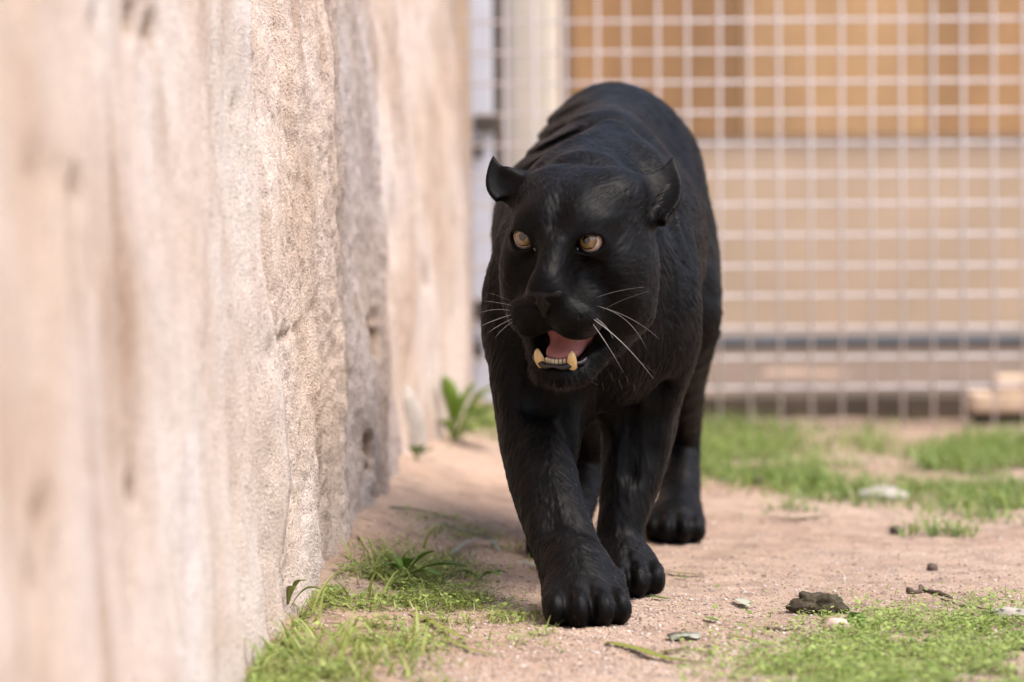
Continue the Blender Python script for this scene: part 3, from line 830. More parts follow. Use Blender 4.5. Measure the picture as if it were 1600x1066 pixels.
def iris_material():
    m, nt, b = new_mat('iris')
    tc = N(nt, 'ShaderNodeTexCoord')
    sp = N(nt, 'ShaderNodeSeparateXYZ'); nt.links.new(tc.outputs['Object'], sp.inputs[0])
    a = N(nt, 'ShaderNodeMath', operation='ARCTAN2'); nt.links.new(sp.outputs[0], a.inputs[0]); nt.links.new(sp.outputs[1], a.inputs[1])
    nz = tex(nt, 300, 3)
    st = N(nt, 'ShaderNodeMath', operation='SINE'); mu = N(nt, 'ShaderNodeMath', operation='MULTIPLY'); mu.inputs[1].default_value = 34
    nt.links.new(a.outputs[0], mu.inputs[0]); nt.links.new(mu.outputs[0], st.inputs[0])
    mm = N(nt, 'ShaderNodeMath', operation='MULTIPLY_ADD'); mm.inputs[1].default_value = 0.12
    nt.links.new(st.outputs[0], mm.inputs[0]); nt.links.new(nz.outputs[0], mm.inputs[2])
    c = ramp(nt, mm.outputs[0], [(0.3, (0.15, 0.085, 0.032)), (0.55, (0.24, 0.150, 0.060)), (0.8, (0.33, 0.235, 0.11))])
    ra = N(nt, 'ShaderNodeVectorMath', operation='LENGTH'); cx = N(nt, 'ShaderNodeCombineXYZ')
    nt.links.new(sp.outputs[0], cx.inputs[0]); nt.links.new(sp.outputs[1], cx.inputs[1]); nt.links.new(cx.outputs[0], ra.inputs[0])
    mr = N(nt, 'ShaderNodeMath', operation='DIVIDE'); mr.inputs[1].default_value = EYE_R * math.sin(math.radians(49)); nt.links.new(ra.outputs['Value'], mr.inputs[0])
    c = mixc(nt, 1.0, c, ramp(nt, mr.outputs[0], [(0.35, (0.75, 0.72, 0.65)), (0.6, (1, 1, 1)), (0.84, (0.9, 0.85, 0.8)), (0.98, (0.12, 0.08, 0.06))]), 'MULTIPLY')
    nt.links.new(c, b.inputs['Base Color'])
    b.inputs['Roughness'].default_value = 0.2; b.inputs['Coat Weight'].default_value = 1.0; b.inputs['Coat Roughness'].default_value = 0.03
    return m
M_IRIS = iris_material()

cat_base = np.array([W(950, 900, 6.1)[0], 6.1, 0.0])
panther = empty('panther', cat_base)
tag(panther, 'black panther walking beside the stone wall with its mouth open', 'panther')
body = mesh_np('body', CV, CQ, M_FUR, panther)
body.data.materials.append(M_LINING)
fc = CV[CQ].mean(1); L = hloc(fc)
inside = (((L - np.array([0, 0.080, -0.1075])) / np.array([0.042, 0.062, 0.0245])) ** 2).sum(1) < 1.0
body.data.polygons.foreach_set('material_index', inside.astype(np.int32))

def sphere_cap(r, ang, n=28, m=10, inner=0.0):
    """cap of a sphere round +Z, from polar angle inner to ang"""
    V, Fc = [], []
    ts = np.linspace(inner, ang, m + 1)
    for t in ts:
        for k in range(n):
            p = 2 * math.pi * k / n
            V.append((r * math.sin(t) * math.cos(p), r * math.sin(t) * math.sin(p), r * math.cos(t)))
    for i in range(m):
        for k in range(n):
            Fc.append((i * n + k, (i + 1) * n + k, (i + 1) * n + (k + 1) % n, i * n + (k + 1) % n))
    if inner == 0:
        pass
    return V, Fc
def eye_part(name, r, ang, mat, parent, inner=0.001, m=10):
    V, Fc = sphere_cap(r, ang, 28, m, inner)
    me = bpy.data.meshes.new(name); me.from_pydata(V, [], Fc)
    me.polygons.foreach_set('use_smooth', np.ones(len(me.polygons), dtype=bool)); me.materials.append(mat); me.update()
    o = bpy.data.objects.new(name, me); link(o, parent); return o
GAZE = [W(700, 300, 1.0) - W(815, 372, 5.74), W(640, 300, 1.0) - W(925, 375, 5.72)]
GAZE = [np.array([-0.27, -1.0, -0.02]), np.array([-0.46, -1.0, 0.0])]
for c, g in zip(EYES, GAZE):
    q = Vector(g).to_track_quat('Z', 'Y')
    e = eye_part('eye', EYE_R, math.pi - 0.001, M_SCLERA, panther, m=16)
    e.location = c - cat_base; e.rotation_mode = 'QUATERNION'; e.rotation_quaternion = q
    eye_part('iris', EYE_R + 0.0004, math.radians(49), M_IRIS, e)
    eye_part('pupil', EYE_R + 0.0007, math.radians(17), M_PUPIL, e, m=5)
M_EARHAIR = simple_mat('ear_hair', (0.10, 0.085, 0.08), 0.4, 0.2, 30)
# ---- nose, teeth, tongue, lips, lids, whiskers
def local_field(lo, hi, st):
    """small field in head coordinates (r, f, u)"""
    return Field(*[np.arange(a, b, st) for a, b in zip(lo, hi)])
def field_obj(fld, name, mat, sm=1):
    V, Q = fld.mesh(); V = lap_smooth(V, Q, sm)
    return mesh_np(name, HC + V @ HR, Q, mat, panther)
nf = local_field((-0.04, 0.115, -0.075), (0.04, 0.185, 0.015), 0.001)
nf.el((0, 0.143, -0.012), (0.027, 0.0165, 0.0110), None, 0.008)
nf.rc((-0.014, 0.146, -0.020), 0.0105, (0.014, 0.146, -0.020), 0.0105, 0.012)
nf.rc((0, 0.151, -0.023), 0.0115, (0, 0.150, -0.046), 0.0050, 0.012)
for s_ in (-1, 1):
    nf.rc((0.0120 * s_, 0.162, -0.0225), 0.0052, (0.0205 * s_, 0.154, -0.0245), 0.0056, 0.003, '-')
    nf.rc((0.0205 * s_, 0.155, -0.0245), 0.0042, (0.028 * s_, 0.143, -0.0205), 0.0022, 0.003, '-')
nf.rc((0, 0.1635, -0.020), 0.0010, (0, 0.157, -0.048), 0.0016, 0.004, '-')
field_obj(nf, 'nose', M_NOSE)

tf = local_field((-0.05, -0.02, -0.165), (0.05, 0.13, -0.07), 0.0016)
tf.rc((0, 0.088, -0.129), 0.012, (0, 0.045, -0.106), 0.026, 0.01)
tf.el((0, 0.072, -0.124), (0.026, 0.036, 0.013), None, 0.012)
tf.el((0, 0.034, -0.096), (0.040, 0.030, 0.030), None, 0.02)
tf.rc((0, 0.110, -0.112), 0.002, (0, 0.050, -0.072), 0.004, 0.016, '-')
field_obj(tf, 'tongue', M_TONGUE)

for s_ in (-1, 1):
    P = bez(HP(0.0225 * s_, 0.104, -0.138), HP(0.0262 * s_, 0.118, -0.124), HP(0.0265 * s_, 0.114, -0.1105), 9)
    V, Fc = tube(P, [0.0074, 0.0076, 0.0076, 0.0074, 0.0070, 0.0064, 0.0055, 0.0041, 0.0016], 12)
    mesh_obj('canine_tooth', V, Fc, M_TOOTH, panther)
for k in range(6):
    r = (k - 2.5) * 0.0054; f = 0.1175 - 0.006 * abs(k - 2.5) / 2.5
    P = [HP(r, f - 0.003, -0.136), HP(r, f, -0.129), HP(r, f + 0.0006, -0.1250), HP(r, f, -0.1235)]
    V, Fc = tube(P, [0.0024, 0.0028, 0.0026, 0.0012], 8)
    mesh_obj('incisor_tooth', V, Fc, M_INC, panther)
M_LIP = simple_mat('wet_lip', (0.012, 0.009, 0.010), 0.36, 0.3, 90, 0.4, 260, 0.002, coat=0.1)
th = np.linspace(math.radians(8), math.radians(172), 26)
lip = np.array([HP(0.0405 * math.cos(t), 0.080 + 0.042 * math.sin(t), -0.1335 + 0.007 * (1 - math.sin(t)) + 0.0012 * math.sin(9 * t)) for t in th])
V, Fc = tube(lip, (0.0040 + 0.0010 * np.sin(th * 7)) * np.clip(np.sin((th - th[0]) / (th[-1] - th[0]) * math.pi) * 4, 0.2, 1), 8)
mesh_obj('lower_lip', V, Fc, M_LIP, panther)

M_DUCT = simple_mat('tear_duct_skin', (0.16, 0.12, 0.12), 0.25, 0.2, 80, coat=0.6)
for i, s_ in enumerate((-1, 1)):
    c = EYES[i]; a = s_ * math.radians(9)
    e1 = hr * math.cos(a) + hu * math.sin(a); e2 = hu * math.cos(a) - hr * math.sin(a)
    pts = []
    for t in np.linspace(0, 2 * math.pi, 37)[:-1]:
        x = (0.0196 if i else 0.0176) * math.cos(t); y = 0.0138 * math.sin(t)
        if math.cos(t) * s_ < -0.5: x *= 1 + 0.16 * (abs(math.cos(t)) - 0.5); y *= 0.9
        v = e1 * x + e2 * y + hr * 0.002 * s_ - hu * 0.0016
        v = v + hf * math.sqrt(max(0.0192 ** 2 - v.dot(v), 1e-6))
        pts.append(c + v / np.linalg.norm(v) * 0.0190)
    pts = np.array(pts); rad = np.array([0.0022 if math.sin(t) < 0.2 else 0.0017 for t in np.linspace(0, 2 * math.pi, 37)[:-1]])
    V, Fc = tube(np.vstack([pts, pts[:1]]), np.append(rad, rad[0]), 8)
    mesh_obj('eyelid', V, Fc, M_LID, panther)
    td = c - hr * s_ * 0.0160 - hu * 0.0090 + hf * 0.0145
    V, Fc = tube(bez(td, td - hr * s_ * 0.003 - hu * 0.0035 + hf * 0.001, td - hr * s_ * 0.0045 - hu * 0.008 + hf * 0.001, 7), [0.002, 0.003, 0.0034, 0.0032, 0.0028, 0.0022, 0.001], 8)
    mesh_obj('tear_duct', V, Fc, M_DUCT, panther)

def on_face(px, py, d0=5.55):
    """where the ray through a pixel meets the body"""
    o = Vector((0, 0, CAM_H)); t = Vector(W(px, py, d0)); dr = (t - o).normalized()
    hit, loc, nor, fi = body.ray_cast(o - Vector(cat_base), dr)
    return np.array(loc) + cat_base if hit else W(px, py, 5.7)
def whisker(root, mid, tip, r0=0.0011, d=(5.66, 5.66)):
    P0 = on_face(*root); P = bez(P0 + np.array([0, 0.006, 0]), W(*mid, d[0]), W(*tip, d[1]), 12)
    V, Fc = tube(P, np.linspace(r0 * 0.62, r0 * 0.12, 12), 6)
    mesh_obj('whisker', V, Fc, M_WHISK, panther)
for a in [((925, 498), (975, 530), (1021, 592), 0.00175, (5.63, 5.66)), ((929, 497), (950, 508), (958, 530), 0.0012),
          ((925, 505), (948, 535), (974, 582), 0.0013, (5.63, 5.66)), ((928, 467), (965, 452), (1006, 449), 0.0008),
          ((935, 480), (985, 490), (1010, 545), 0.0008), ((930, 478), (990, 492), (1030, 530), 0.0007),
          ((940, 487), (962, 470), (1015, 455), 0.0005),
          ((800, 478), (778, 472), (752, 470), 0.0006), ((798, 486), (775, 480), (745, 490), 0.0006), ((800, 492), (770, 500), (738, 516), 0.0007),
          ((802, 498), (778, 508), (760, 522), 0.0006), ((796, 470), (780, 462), (764, 458), 0.0005), ((803, 502), (785, 512), (772, 530), 0.0005)]:
    whisker(*a)
for (x, y, dx, dy) in [(955, 582, 3, 15), (966, 592, 6, 16), (978, 585, 4, 16), (920, 590, 14, 4), (922, 596, 12, 6), (1000, 566, 14, 8), (1012, 575, 12, 8), (940, 596, 4, 16), (990, 600, 3, 14)]:
    p = on_face(x, y); whisker((x, y), (x + dx * 0.5, y + dy * 0.45), (x + dx, y + dy), 0.00035, (p[1] - 0.012, p[1] - 0.012))
# pale hairs in the ear
for k in range(18):
    t = k / 17; a = np.array([1012 + 24 * t, 338 - 44 * t]) + rng.normal(0, 2.5, 2); b = a + np.array([13 + 4 * rng.random(), -8 - 6 * rng.random()]) * (0.7 + 0.6 * rng.random())
    p = on_face(*a); V, Fc = tube(bez(p, W(*((a + b) / 2 + (0, -3)), p[1] - 0.010), W(*b, p[1] - 0.006), 6), np.linspace(0.0006, 0.00012, 6), 5)
    mesh_obj('ear_hair', V, Fc, M_EARHAIR, panther)
# ---- short coat of hair all over the body
def grow_fur(n):
    T = np.concatenate([CQ[:, [0, 1, 2]], CQ[:, [0, 2, 3]]])
    ok = ~np.concatenate([inside, inside]); T = T[ok]
    A, B, C = CV[T[:, 0]], CV[T[:, 1]], CV[T[:, 2]]
    fn = np.cross(B - A, C - A); ar = np.linalg.norm(fn, axis=1) / 2
    fn /= (2 * ar[:, None] + 1e-12)
    # smooth vertex normals
    vn = np.zeros_like(CV)
    for c in range(3):
        for k in range(3):
            vn[:, c] += np.bincount(T[:, k], fn[:, c] * ar, len(CV))
    vn /= np.linalg.norm(vn, axis=1)[:, None] + 1e-12
    ctr = (A + B + C) / 3; Lc = hloc(ctr)
    face = (Lc[:, 1] > 0.0) & (np.abs(Lc[:, 0]) < 0.13) & (Lc[:, 2] > -0.19) & (Lc[:, 2] < 0.14)
    w = ar * np.where(face, 2.0, 1.0) * np.where(ctr[:, 1] > 6.3, 0.7, 1.0)
    # no hair on the nose leather, in the eye openings or on the lip edge
    w[(np.abs(Lc[:, 0]) < 0.027) & (Lc[:, 1] > 0.135) & (Lc[:, 2] < -0.006) & (Lc[:, 2] > -0.045)] = 0
    for c in EYES: w[np.linalg.norm(ctr - c, axis=1) < 0.0212] = 0
    w[((Lc - np.array([0, 0.082, -0.118])) ** 2 / np.array([0.046, 0.070, 0.034]) ** 2).sum(1) < 1] = 0
    w[ctr[:, 2] < 0.004] = 0
    fi = rng.choice(len(T), n, p=w / w.sum())
    u, v = rng.random(n), rng.random(n); sw = u + v > 1; u[sw], v[sw] = 1 - u[sw], 1 - v[sw]
    P = A[fi] + u[:, None] * (B - A)[fi] + v[:, None] * (C - A)[fi]
    nr = vn[T[fi, 0]] * (1 - u - v)[:, None] + vn[T[fi, 1]] * u[:, None] + vn[T[fi, 2]] * v[:, None]
    nr /= np.linalg.norm(nr, axis=1)[:, None] + 1e-12
    flow, wl, wh, low, Lp = flow_at(P, nr)
    flow = flow + rng.normal(0, 0.08, (n, 3)); flow -= nr * (flow * nr).sum(1)[:, None]
    flow /= np.linalg.norm(flow, axis=1)[:, None] + 1e-9
    sm = sm01
    ln = np.where(wh > 0.5, 0.0036 + 0.0045 * sm(-Lp[:, 1], -0.09, 0.03), 0.0085)
    ln = np.where(wl > 0.5, 0.0065, ln)
    ln = np.where((low > 0.5) & (wh > 0.3), 0.011, ln)
    ear = np.minimum.reduce([np.linalg.norm(P - (a + b) / 2, axis=1) for a, b in (EAR_L, EAR_R)]) < 0.045
    ln = np.where(ear, 0.0026, ln)
    ln = ln * rng.uniform(0.6, 1.35, n)
    lift = rng.uniform(0.12, 0.36, n)
    lift *= np.array([max(0.35, 1 + 1.6 * mnoise.noise((p[0] * 34, p[1] * 34, p[2] * 34))) for p in P])
    lift *= np.where((low > 0.4) & (wh > 0.3), 2.2, 1.0)
    c0 = P - nr * 0.0006
    pts = np.empty((n, 4, 3), np.float32)
    for k, t in enumerate((0.0, 0.33, 0.67, 1.0)):
        pts[:, k] = c0 + (flow * (ln * t)[:, None]) + nr * (ln * lift * (t - 0.42 * t * t))[:, None]
    cu = bpy.data.hair_curves.new('fur')
    cu.add_curves([4] * n)
    cu.attributes['position'].data.foreach_set('vector', (pts - cat_base.astype(np.float32)).ravel())
    ra = cu.attributes.get('radius') or cu.attributes.new('radius', 'FLOAT', 'POINT')
    ra.data.foreach_set('value', np.tile(np.array([0.00022, 0.00020, 0.00014, 0.00003], np.float32), n))
    m = bpy.data.materials.new('black_hair'); m.use_nodes = True; nt = m.node_tree
    nt.nodes.remove(nt.nodes['Principled BSDF'])
    h = nt.nodes.new('ShaderNodeBsdfHairPrincipled'); h.model = 'CHIANG'; h.parametrization = 'COLOR'
    hi = nt.nodes.new('ShaderNodeHairInfo')
    c1 = ramp(nt, hi.outputs['Random'], [(0.0, (0.0012, 0.0010, 0.0011)), (0.80, (0.004, 0.0031, 0.0031)), (1.0, (0.035, 0.027, 0.025))])
    ros = tex(nt, 30, 4, 0.6)
    c1 = mixc(nt, ramp(nt, ros.outputs[0], [(0.48, (0, 0, 0)), (0.64, (0.5, 0.5, 0.5))]), c1, (0.008, 0.0058, 0.0056))
    nt.links.new(c1, h.inputs['Color'])
    h.inputs['Roughness'].default_value = 0.30
    h.inputs['Radial Roughness'].default_value = 0.45
    h.inputs['IOR'].default_value = 1.18
    h.inputs['Coat'].default_value = 0.0
    h.inputs['Random Roughness'].default_value = 0.3
    nt.links.new(h.outputs[0], nt.nodes['Material Output'].inputs[0])
    cu.materials.append(m)
    o = bpy.data.objects.new('fur', cu); link(o, panther); o['kind'] = 'stuff'
    return o
fur = grow_fur(150000)
# ------------------------------------------------------------------ plants, gravel and litter
M_GRASS = leaf_mat('grass_blade', (0.15, 0.20, 0.04), (0.40, 0.43, 0.13))
M_MOSS = leaf_mat('clover_leaf', (0.17, 0.25, 0.045), (0.42, 0.50, 0.14))
M_LEAF = leaf_mat('weed_leaf', (0.11, 0.22, 0.03), (0.22, 0.35, 0.05))
M_STRAW = leaf_mat('dry_straw', (0.34, 0.25, 0.13), (0.52, 0.42, 0.25), 0.15)
M_PALELEAF = leaf_mat('pale_leaf', (0.36, 0.36, 0.27), (0.48, 0.48, 0.38), 0.1)

def ground_px(px, py):
    """point of the earth seen at a pixel"""
    d = 6.0
    for _ in range(40):
        p = W(px, py, d); g = float(gz_at(p[0], p[1])); q = W(px, py, d * 1.001)
        sl = (q[2] - p[2]) / (d * 0.001)
        d += np.clip((g - p[2]) / sl, -0.6, 0.6) * 0.8
        d = min(max(d, 4.2), 12)
    p = W(px, py, d); p[2] = float(gz_at(p[0], p[1])); return p

def blades(P, H, lean, width, seg=3, curl=0.5, R=rng):
    """many grass blades: P roots (n,3), H heights, lean angle -> V, Q"""
    n = len(P); az = R.uniform(0, 2 * np.pi, n)
    dirv = np.stack([np.cos(az), np.sin(az), np.zeros(n)], 1); side = np.stack([-np.sin(az), np.cos(az), np.zeros(n)], 1)
    V = np.zeros((n, seg + 1, 2, 3)); 
    for k in range(seg + 1):
        t = k / seg
        out = np.sin(lean * (0.5 + curl * t)) * H * t; up = np.cos(lean * (0.5 + curl * t)) * H * t
        w = width * (1 - t ** 1.6) * 0.5 + 0.00015
        c = P + dirv * out[:, None] + np.array([0, 0, 1]) * up[:, None]
        V[:, k, 0] = c - side * w[:, None]; V[:, k, 1] = c + side * w[:, None]
    base = np.arange(n)[:, None] * (2 * (seg + 1))
    Q = np.concatenate([base + np.array([2 * k, 2 * k + 1, 2 * k + 3, 2 * k + 2]) for k in range(seg)], 0)
    return V.reshape(-1, 3), Q

def scatter_px(n, dens, box):
    """points of the earth inside a patch; dens(x, y) in pixel space of the ground seen"""
    x0, x1, y0, y1 = box; out = []
    while len(out) < n:
        px = rng.uniform(x0, x1, 4000); py = rng.uniform(y0, y1, 4000)
        keep = rng.random(4000) < dens(px, py)
        for a, b in zip(px[keep], py[keep]): out.append((a, b))
    return np.array(out[:n])
def to_ground(pp):
    """vectorised ground_px on the near-flat earth"""
    d = FPX * CAM_H / np.maximum(pp[:, 1] - 205, 30)
    for _ in range(25):
        v = (CAM_M[:3, :3] @ np.stack([(pp[:, 0] - 800) / FPX, -(pp[:, 1] - 533) / FPX, -np.ones(len(pp))])).T
        p = np.array([0, 0, CAM_H]) + v * (d / v[:, 1])[:, None]
        g = gz_at(p[:, 0], p[:, 1])
        d = d + np.clip((g - p[:, 2]) / (v[:, 2] / v[:, 1]), -0.5, 0.5) * 0.8
        d = np.clip(d, 3.6, 11.5)
    p = np.array([0, 0, CAM_H]) + v * (d / v[:, 1])[:, None]
    p[:, 2] = gz_at(p[:, 0], p[:, 1]) - 0.002
    return p
def blob(cx, cy, rx, ry, w=1.0, ang=0.0):
    c, s = math.cos(ang), math.sin(ang)
    def f(x, y):
        u = ((x - cx) * c + (y - cy) * s) / rx; v = (-(x - cx) * s + (y - cy) * c) / ry
        return w * np.exp(-(u * u + v * v) * 1.2)
    return f
def union(*fs):
    return lambda x, y: np.clip(sum(f(x, y) for f in fs), 0, 1)
def clumpy(f, sc=0.03, thr=-0.1):
    def g(x, y):
        d = FPX * CAM_H / np.maximum(y - 205, 30); X = (x - 800) * d / FPX       # patches have their shape on the ground, not in the picture
        nz = np.array([mnoise.fractal((a * sc * 330, b * sc * 330, 5.5), 0.8, 2.1, 3) for a, b in zip(X, d)])
        return f(x, y) * np.clip((nz - thr) * 3.5, 0, 1)
    return g

def wallside(P):      # keep plants out of the stone
    return P[:, 0] > wall_x(np.clip(P[:, 1], 1, 9.3)) + 0.050 * 0.82 + 0.004

# left verge along the wall
fL = clumpy(union(blob(700, 930, 140, 40, 1.0, 0.25), blob(640, 905, 80, 35, 0.9), blob(560, 1000, 140, 60, 0.6), blob(720, 830, 90, 18, 0.75, 0.3), blob(470, 1020, 110, 60, 1.1), blob(500, 930, 50, 35, 0.6), blob(770, 985, 60, 15, 0.5), blob(430, 1120, 160, 60, 0.9)), 0.03, -0.14)
P = to_ground(scatter_px(7000, fL, (300, 880, 800, 1190))); P = P[wallside(P)]
V1, Q1 = blades(P, rng.uniform(0.008, 0.030, len(P)), rng.uniform(0.6, 1.6, len(P)), rng.uniform(0.0012, 0.0028, len(P)))
P = to_ground(scatter_px(520, union(blob(455, 950, 45, 40), blob(520, 1040, 130, 40, 1.0), blob(600, 900, 60, 40, 0.5)), (380, 760, 850, 1090))); P = P[wallside(P)]
V2, Q2 = blades(P, rng.uniform(0.03, 0.09, len(P)), rng.uniform(0.8, 1.65, len(P)), rng.uniform(0.003, 0.006, len(P)), seg=4)
o = mesh_np('verge_grass', np.vstack([V1, V2]), np.vstack([Q1, Q2 + len(V1)]), M_GRASS)
tag(o, 'low green grass growing along the foot of the stone wall', 'grass', kind='stuff')

def leaflets(P, size, R=rng, up=0.6):
    """small rounded leaves lying near the ground: two-quad diamond each"""
    n = len(P); az = R.uniform(0, 2 * np.pi, n)
    d = np.stack([np.cos(az), np.sin(az), R.uniform(-0.1, up, n)], 1); d /= np.linalg.norm(d, axis=1)[:, None]
    s = np.cross(d, np.array([0, 0, 1.0])) ; s /= np.linalg.norm(s, axis=1)[:, None]
    nn = np.cross(s, d)
    L = size[:, None]; c = P + nn * 0
    pts = [c, c + d * L * 0.45 + s * L * 0.38 + nn * L * 0.1, c + d * L, c + d * L * 0.45 - s * L * 0.38 + nn * L * 0.1]
    V = np.stack(pts, 1).reshape(-1, 3); Q = np.arange(4 * n).reshape(n, 4)
    return V, Q
fR = clumpy(union(blob(1480, 1050, 260, 70, 1.2), blob(1740, 1060, 200, 90, 1.0), blob(1500, 1160, 240, 60, 0.8), blob(1560, 1000, 120, 40, 1.0), blob(1390, 975, 80, 20, 0.7), blob(1290, 1045, 130, 25, 0.7), blob(1420, 1010, 120, 30, 0.8), blob(1580, 945, 60, 14, 0.35)), 0.035, -0.35)
P = to_ground(scatter_px(26000, fR, (1050, 1960, 920, 1230)))
P[:, 2] += rng.uniform(0.001, 0.014, len(P))
V1, Q1 = leaflets(P, rng.uniform(0.004, 0.011, len(P)))
P = to_ground(scatter_px(4500, fR, (1050, 1960, 920, 1230)))
V2, Q2 = blades(P, rng.uniform(0.010, 0.026, len(P)), rng.uniform(0.3, 1.4, len(P)), rng.uniform(0.001, 0.002, len(P)), seg=2)
o = mesh_np('clover_patch', np.vstack([V1, V2]), np.vstack([Q1, Q2 + len(V1)]), M_MOSS)
tag(o, 'bright green mat of tiny clover leaves past the dark dung', 'ground cover', kind='stuff')
# leaflets of the verge
P = to_ground(scatter_px(7000, fL, (300, 880, 800, 1190))); P = P[wallside(P)]; P[:, 2] += rng.uniform(0.001, 0.016, len(P))
V1, Q1 = leaflets(P, rng.uniform(0.004, 0.011, len(P)))
o = mesh_np('verge_clover', V1, Q1, M_MOSS)
tag(o, 'tiny green leaves between the grass along the stone wall', 'ground cover', kind='stuff')
# rear lawn by the fence
fB = clumpy(union(blob(1130, 690, 110, 30, 1.2), blob(1160, 735, 90, 20, 1.0), blob(1270, 755, 120, 22, 0.9, 0.15), blob(1460, 715, 150, 40, 0.9), blob(1570, 740, 90, 45, 1.1), blob(1380, 760, 120, 20, 0.5), blob(1540, 795, 70, 14, 0.6), blob(1480, 835, 60, 8, 0.5), blob(1240, 800, 40, 8, 0.4), blob(1760, 740, 160, 55, 0.9), blob(1960, 720, 160, 45, 0.7), blob(740, 655, 60, 25, 0.7)), 0.012, -0.38)
P = to_ground(scatter_px(13000, fB, (690, 2100, 640, 880)))
P = P[wallside(P) & (P[:, 1] < 9.45)]
V1, Q1 = blades(P, rng.uniform(0.015, 0.055, len(P)), rng.uniform(0.4, 1.5, len(P)), rng.uniform(0.002, 0.005, len(P)), seg=3)
P = to_ground(scatter_px(13000, fB, (690, 2100, 640, 880))); P = P[wallside(P) & (P[:, 1] < 9.45)]; P[:, 2] += rng.uniform(0, 0.03, len(P))
V2, Q2 = leaflets(P, rng.uniform(0.005, 0.014, len(P)))
o = mesh_np('rear_grass', np.vstack([V1, V2]), np.vstack([Q1, Q2 + len(V1)]), leaf_mat('lawn_blade', (0.10, 0.17, 0.03), (0.30, 0.38, 0.09)))
P = to_ground(scatter_px(1500, fB, (690, 2100, 640, 880))); P = P[wallside(P) & (P[:, 1] < 9.45)]
V3, Q3 = blades(P, rng.uniform(0.02, 0.06, len(P)), rng.uniform(0.9, 1.6, len(P)), rng.uniform(0.002, 0.005, len(P)), seg=2)
ds = mesh_np('dead_grass', V3, Q3, M_STRAW); tag(ds, 'dead tan grass mixed into the green by the fence', 'grass', kind='stuff')
tag(o, 'patchy green grass growing in front of the wire mesh fence', 'grass', kind='stuff')

# gravel
def gravel(n, dens, box, s0, s1, name, mat, label):
    P = to_ground(scatter_px(n, dens, box)); P = P[wallside(P)]; n = len(P)
    bm = bmesh.new(); bmesh.ops.create_icosphere(bm, subdivisions=1, radius=1)
    bm.verts.index_update(); B = np.array([v.co[:] for v in bm.verts]); T = np.array([[v.index for v in f.verts] for f in bm.faces]); bm.free()
    keep = P; sz = s0 * (s1 / s0) ** (rng.random(n) ** 2.2)
    S = sz[:, None] * rng.uniform(0.6, 1.3, (n, 3)) * np.array([1, 1, 0.7])
    az = rng.uniform(0, 6.28, n); c, s = np.cos(az), np.sin(az)
    J = B[None] * (1 + rng.normal(0, 0.16, (n, len(B), 1)))
    X = J * S[:, None, :]
    V = np.stack([X[..., 0] * c[:, None] - X[..., 1] * s[:, None], X[..., 0] * s[:, None] + X[..., 1] * c[:, None], X[..., 2]], -1) + (P + np.array([0, 0, 0.0022]))[:, None, :]
    Q = (T[None] + (np.arange(n) * len(B))[:, None, None]).reshape(-1, 3)
    o = mesh_np(name, V.reshape(-1, 3), Q, mat, smooth=False, n=3); tag(o, label, 'gravel', kind='stuff'); return o
def gravel_material():
    m, nt, b = new_mat('gravel_grain'); g = nt.nodes.new('ShaderNodeNewGeometry')
    c = ramp(nt, g.outputs['Random Per Island'], [(0.0, (0.16, 0.11, 0.085)), (0.35, (0.34, 0.25, 0.20)), (0.78, (0.43, 0.34, 0.28)), (0.98, (0.54, 0.48, 0.44))])
    nt.links.new(c, b.inputs['Base Color']); b.inputs['Roughness'].default_value = 0.85; return m
M_GRAV = gravel_material()
gravel(26000, lambda x, y: np.clip(0.25 + (y - 820) / 250, 0.15, 1) * np.where(x < 620, 0.4, 1), (440, 1640, 790, 1090), 0.0009, 0.0036, 'gravel', M_GRAV, 'fine gravel and grit strewn over the sandy earth')

P = to_ground(scatter_px(420, lambda x, y: np.clip((y - 700) / 200, 0.1, 1), (560, 1640, 740, 1090))); P = P[wallside(P)]; P[:, 2] += 0.003
V1, Q1 = blades(P, rng.uniform(0.01, 0.05, len(P)), np.full(len(P), 1.56), rng.uniform(0.0008, 0.0022, len(P)), seg=2, curl=0.45)
o = mesh_np('straw_litter', V1, Q1, M_STRAW); tag(o, 'dry straw and dead grass scattered over the earth', 'straw', kind='stuff')
# ---- single leaves, blades, twigs and stones
def blade_leaf(pts, width, n=14, fold=0.25, prof=None):
    """strap or leaf along a 3-D path, creased down the midrib, with a little thickness"""
    pts = np.asarray(pts, float)
    t = np.linspace(0, 1, len(pts)); T = np.linspace(0, 1, n)
    C = np.stack([np.interp(T, t, pts[:, k]) for k in range(3)], 1)
    for _ in range(2): C[1:-1] = (C[:-2] + 2 * C[1:-1] + C[2:]) / 4
    tan = np.gradient(C, axis=0); tan /= np.linalg.norm(tan, axis=1)[:, None]
    side = np.cross(tan, np.array([0, 0, 1.0]) + 0.001); side /= np.linalg.norm(side, axis=1)[:, None]
    up = np.cross(side, tan)
    w = width * (prof(T) if prof else np.sin(np.clip(T * 0.92 + 0.05, 0, 1) * np.pi) ** 0.6) * 0.5
    V = []; Fc = []
    for i in range(n):
        a = side[i] * w[i]; u = up[i] * w[i] * fold
        V += [C[i] - a + u, C[i], C[i] + a + u, C[i] - up[i] * 0.0006]
    for i in range(n - 1):
        o = 4 * i
        Fc += [(o, o + 1, o + 5, o + 4), (o + 1, o + 2, o + 6, o + 5), (o + 2, o + 3, o + 7, o + 6), (o + 3, o, o + 4, o + 7)]
    Fc += [(0, 3, 2, 1), (4 * n - 4, 4 * n - 3, 4 * n - 2, 4 * n - 1)]
    return np.array(V), Fc
lance = lambda T: np.sin(np.clip(T, 0.02, 0.995) * np.pi) ** 0.75
strap = lambda T: np.clip(np.minimum(T * 12, 1), 0.3, 1) * np.clip((1 - T) * 3, 0.05, 1) ** 0.7
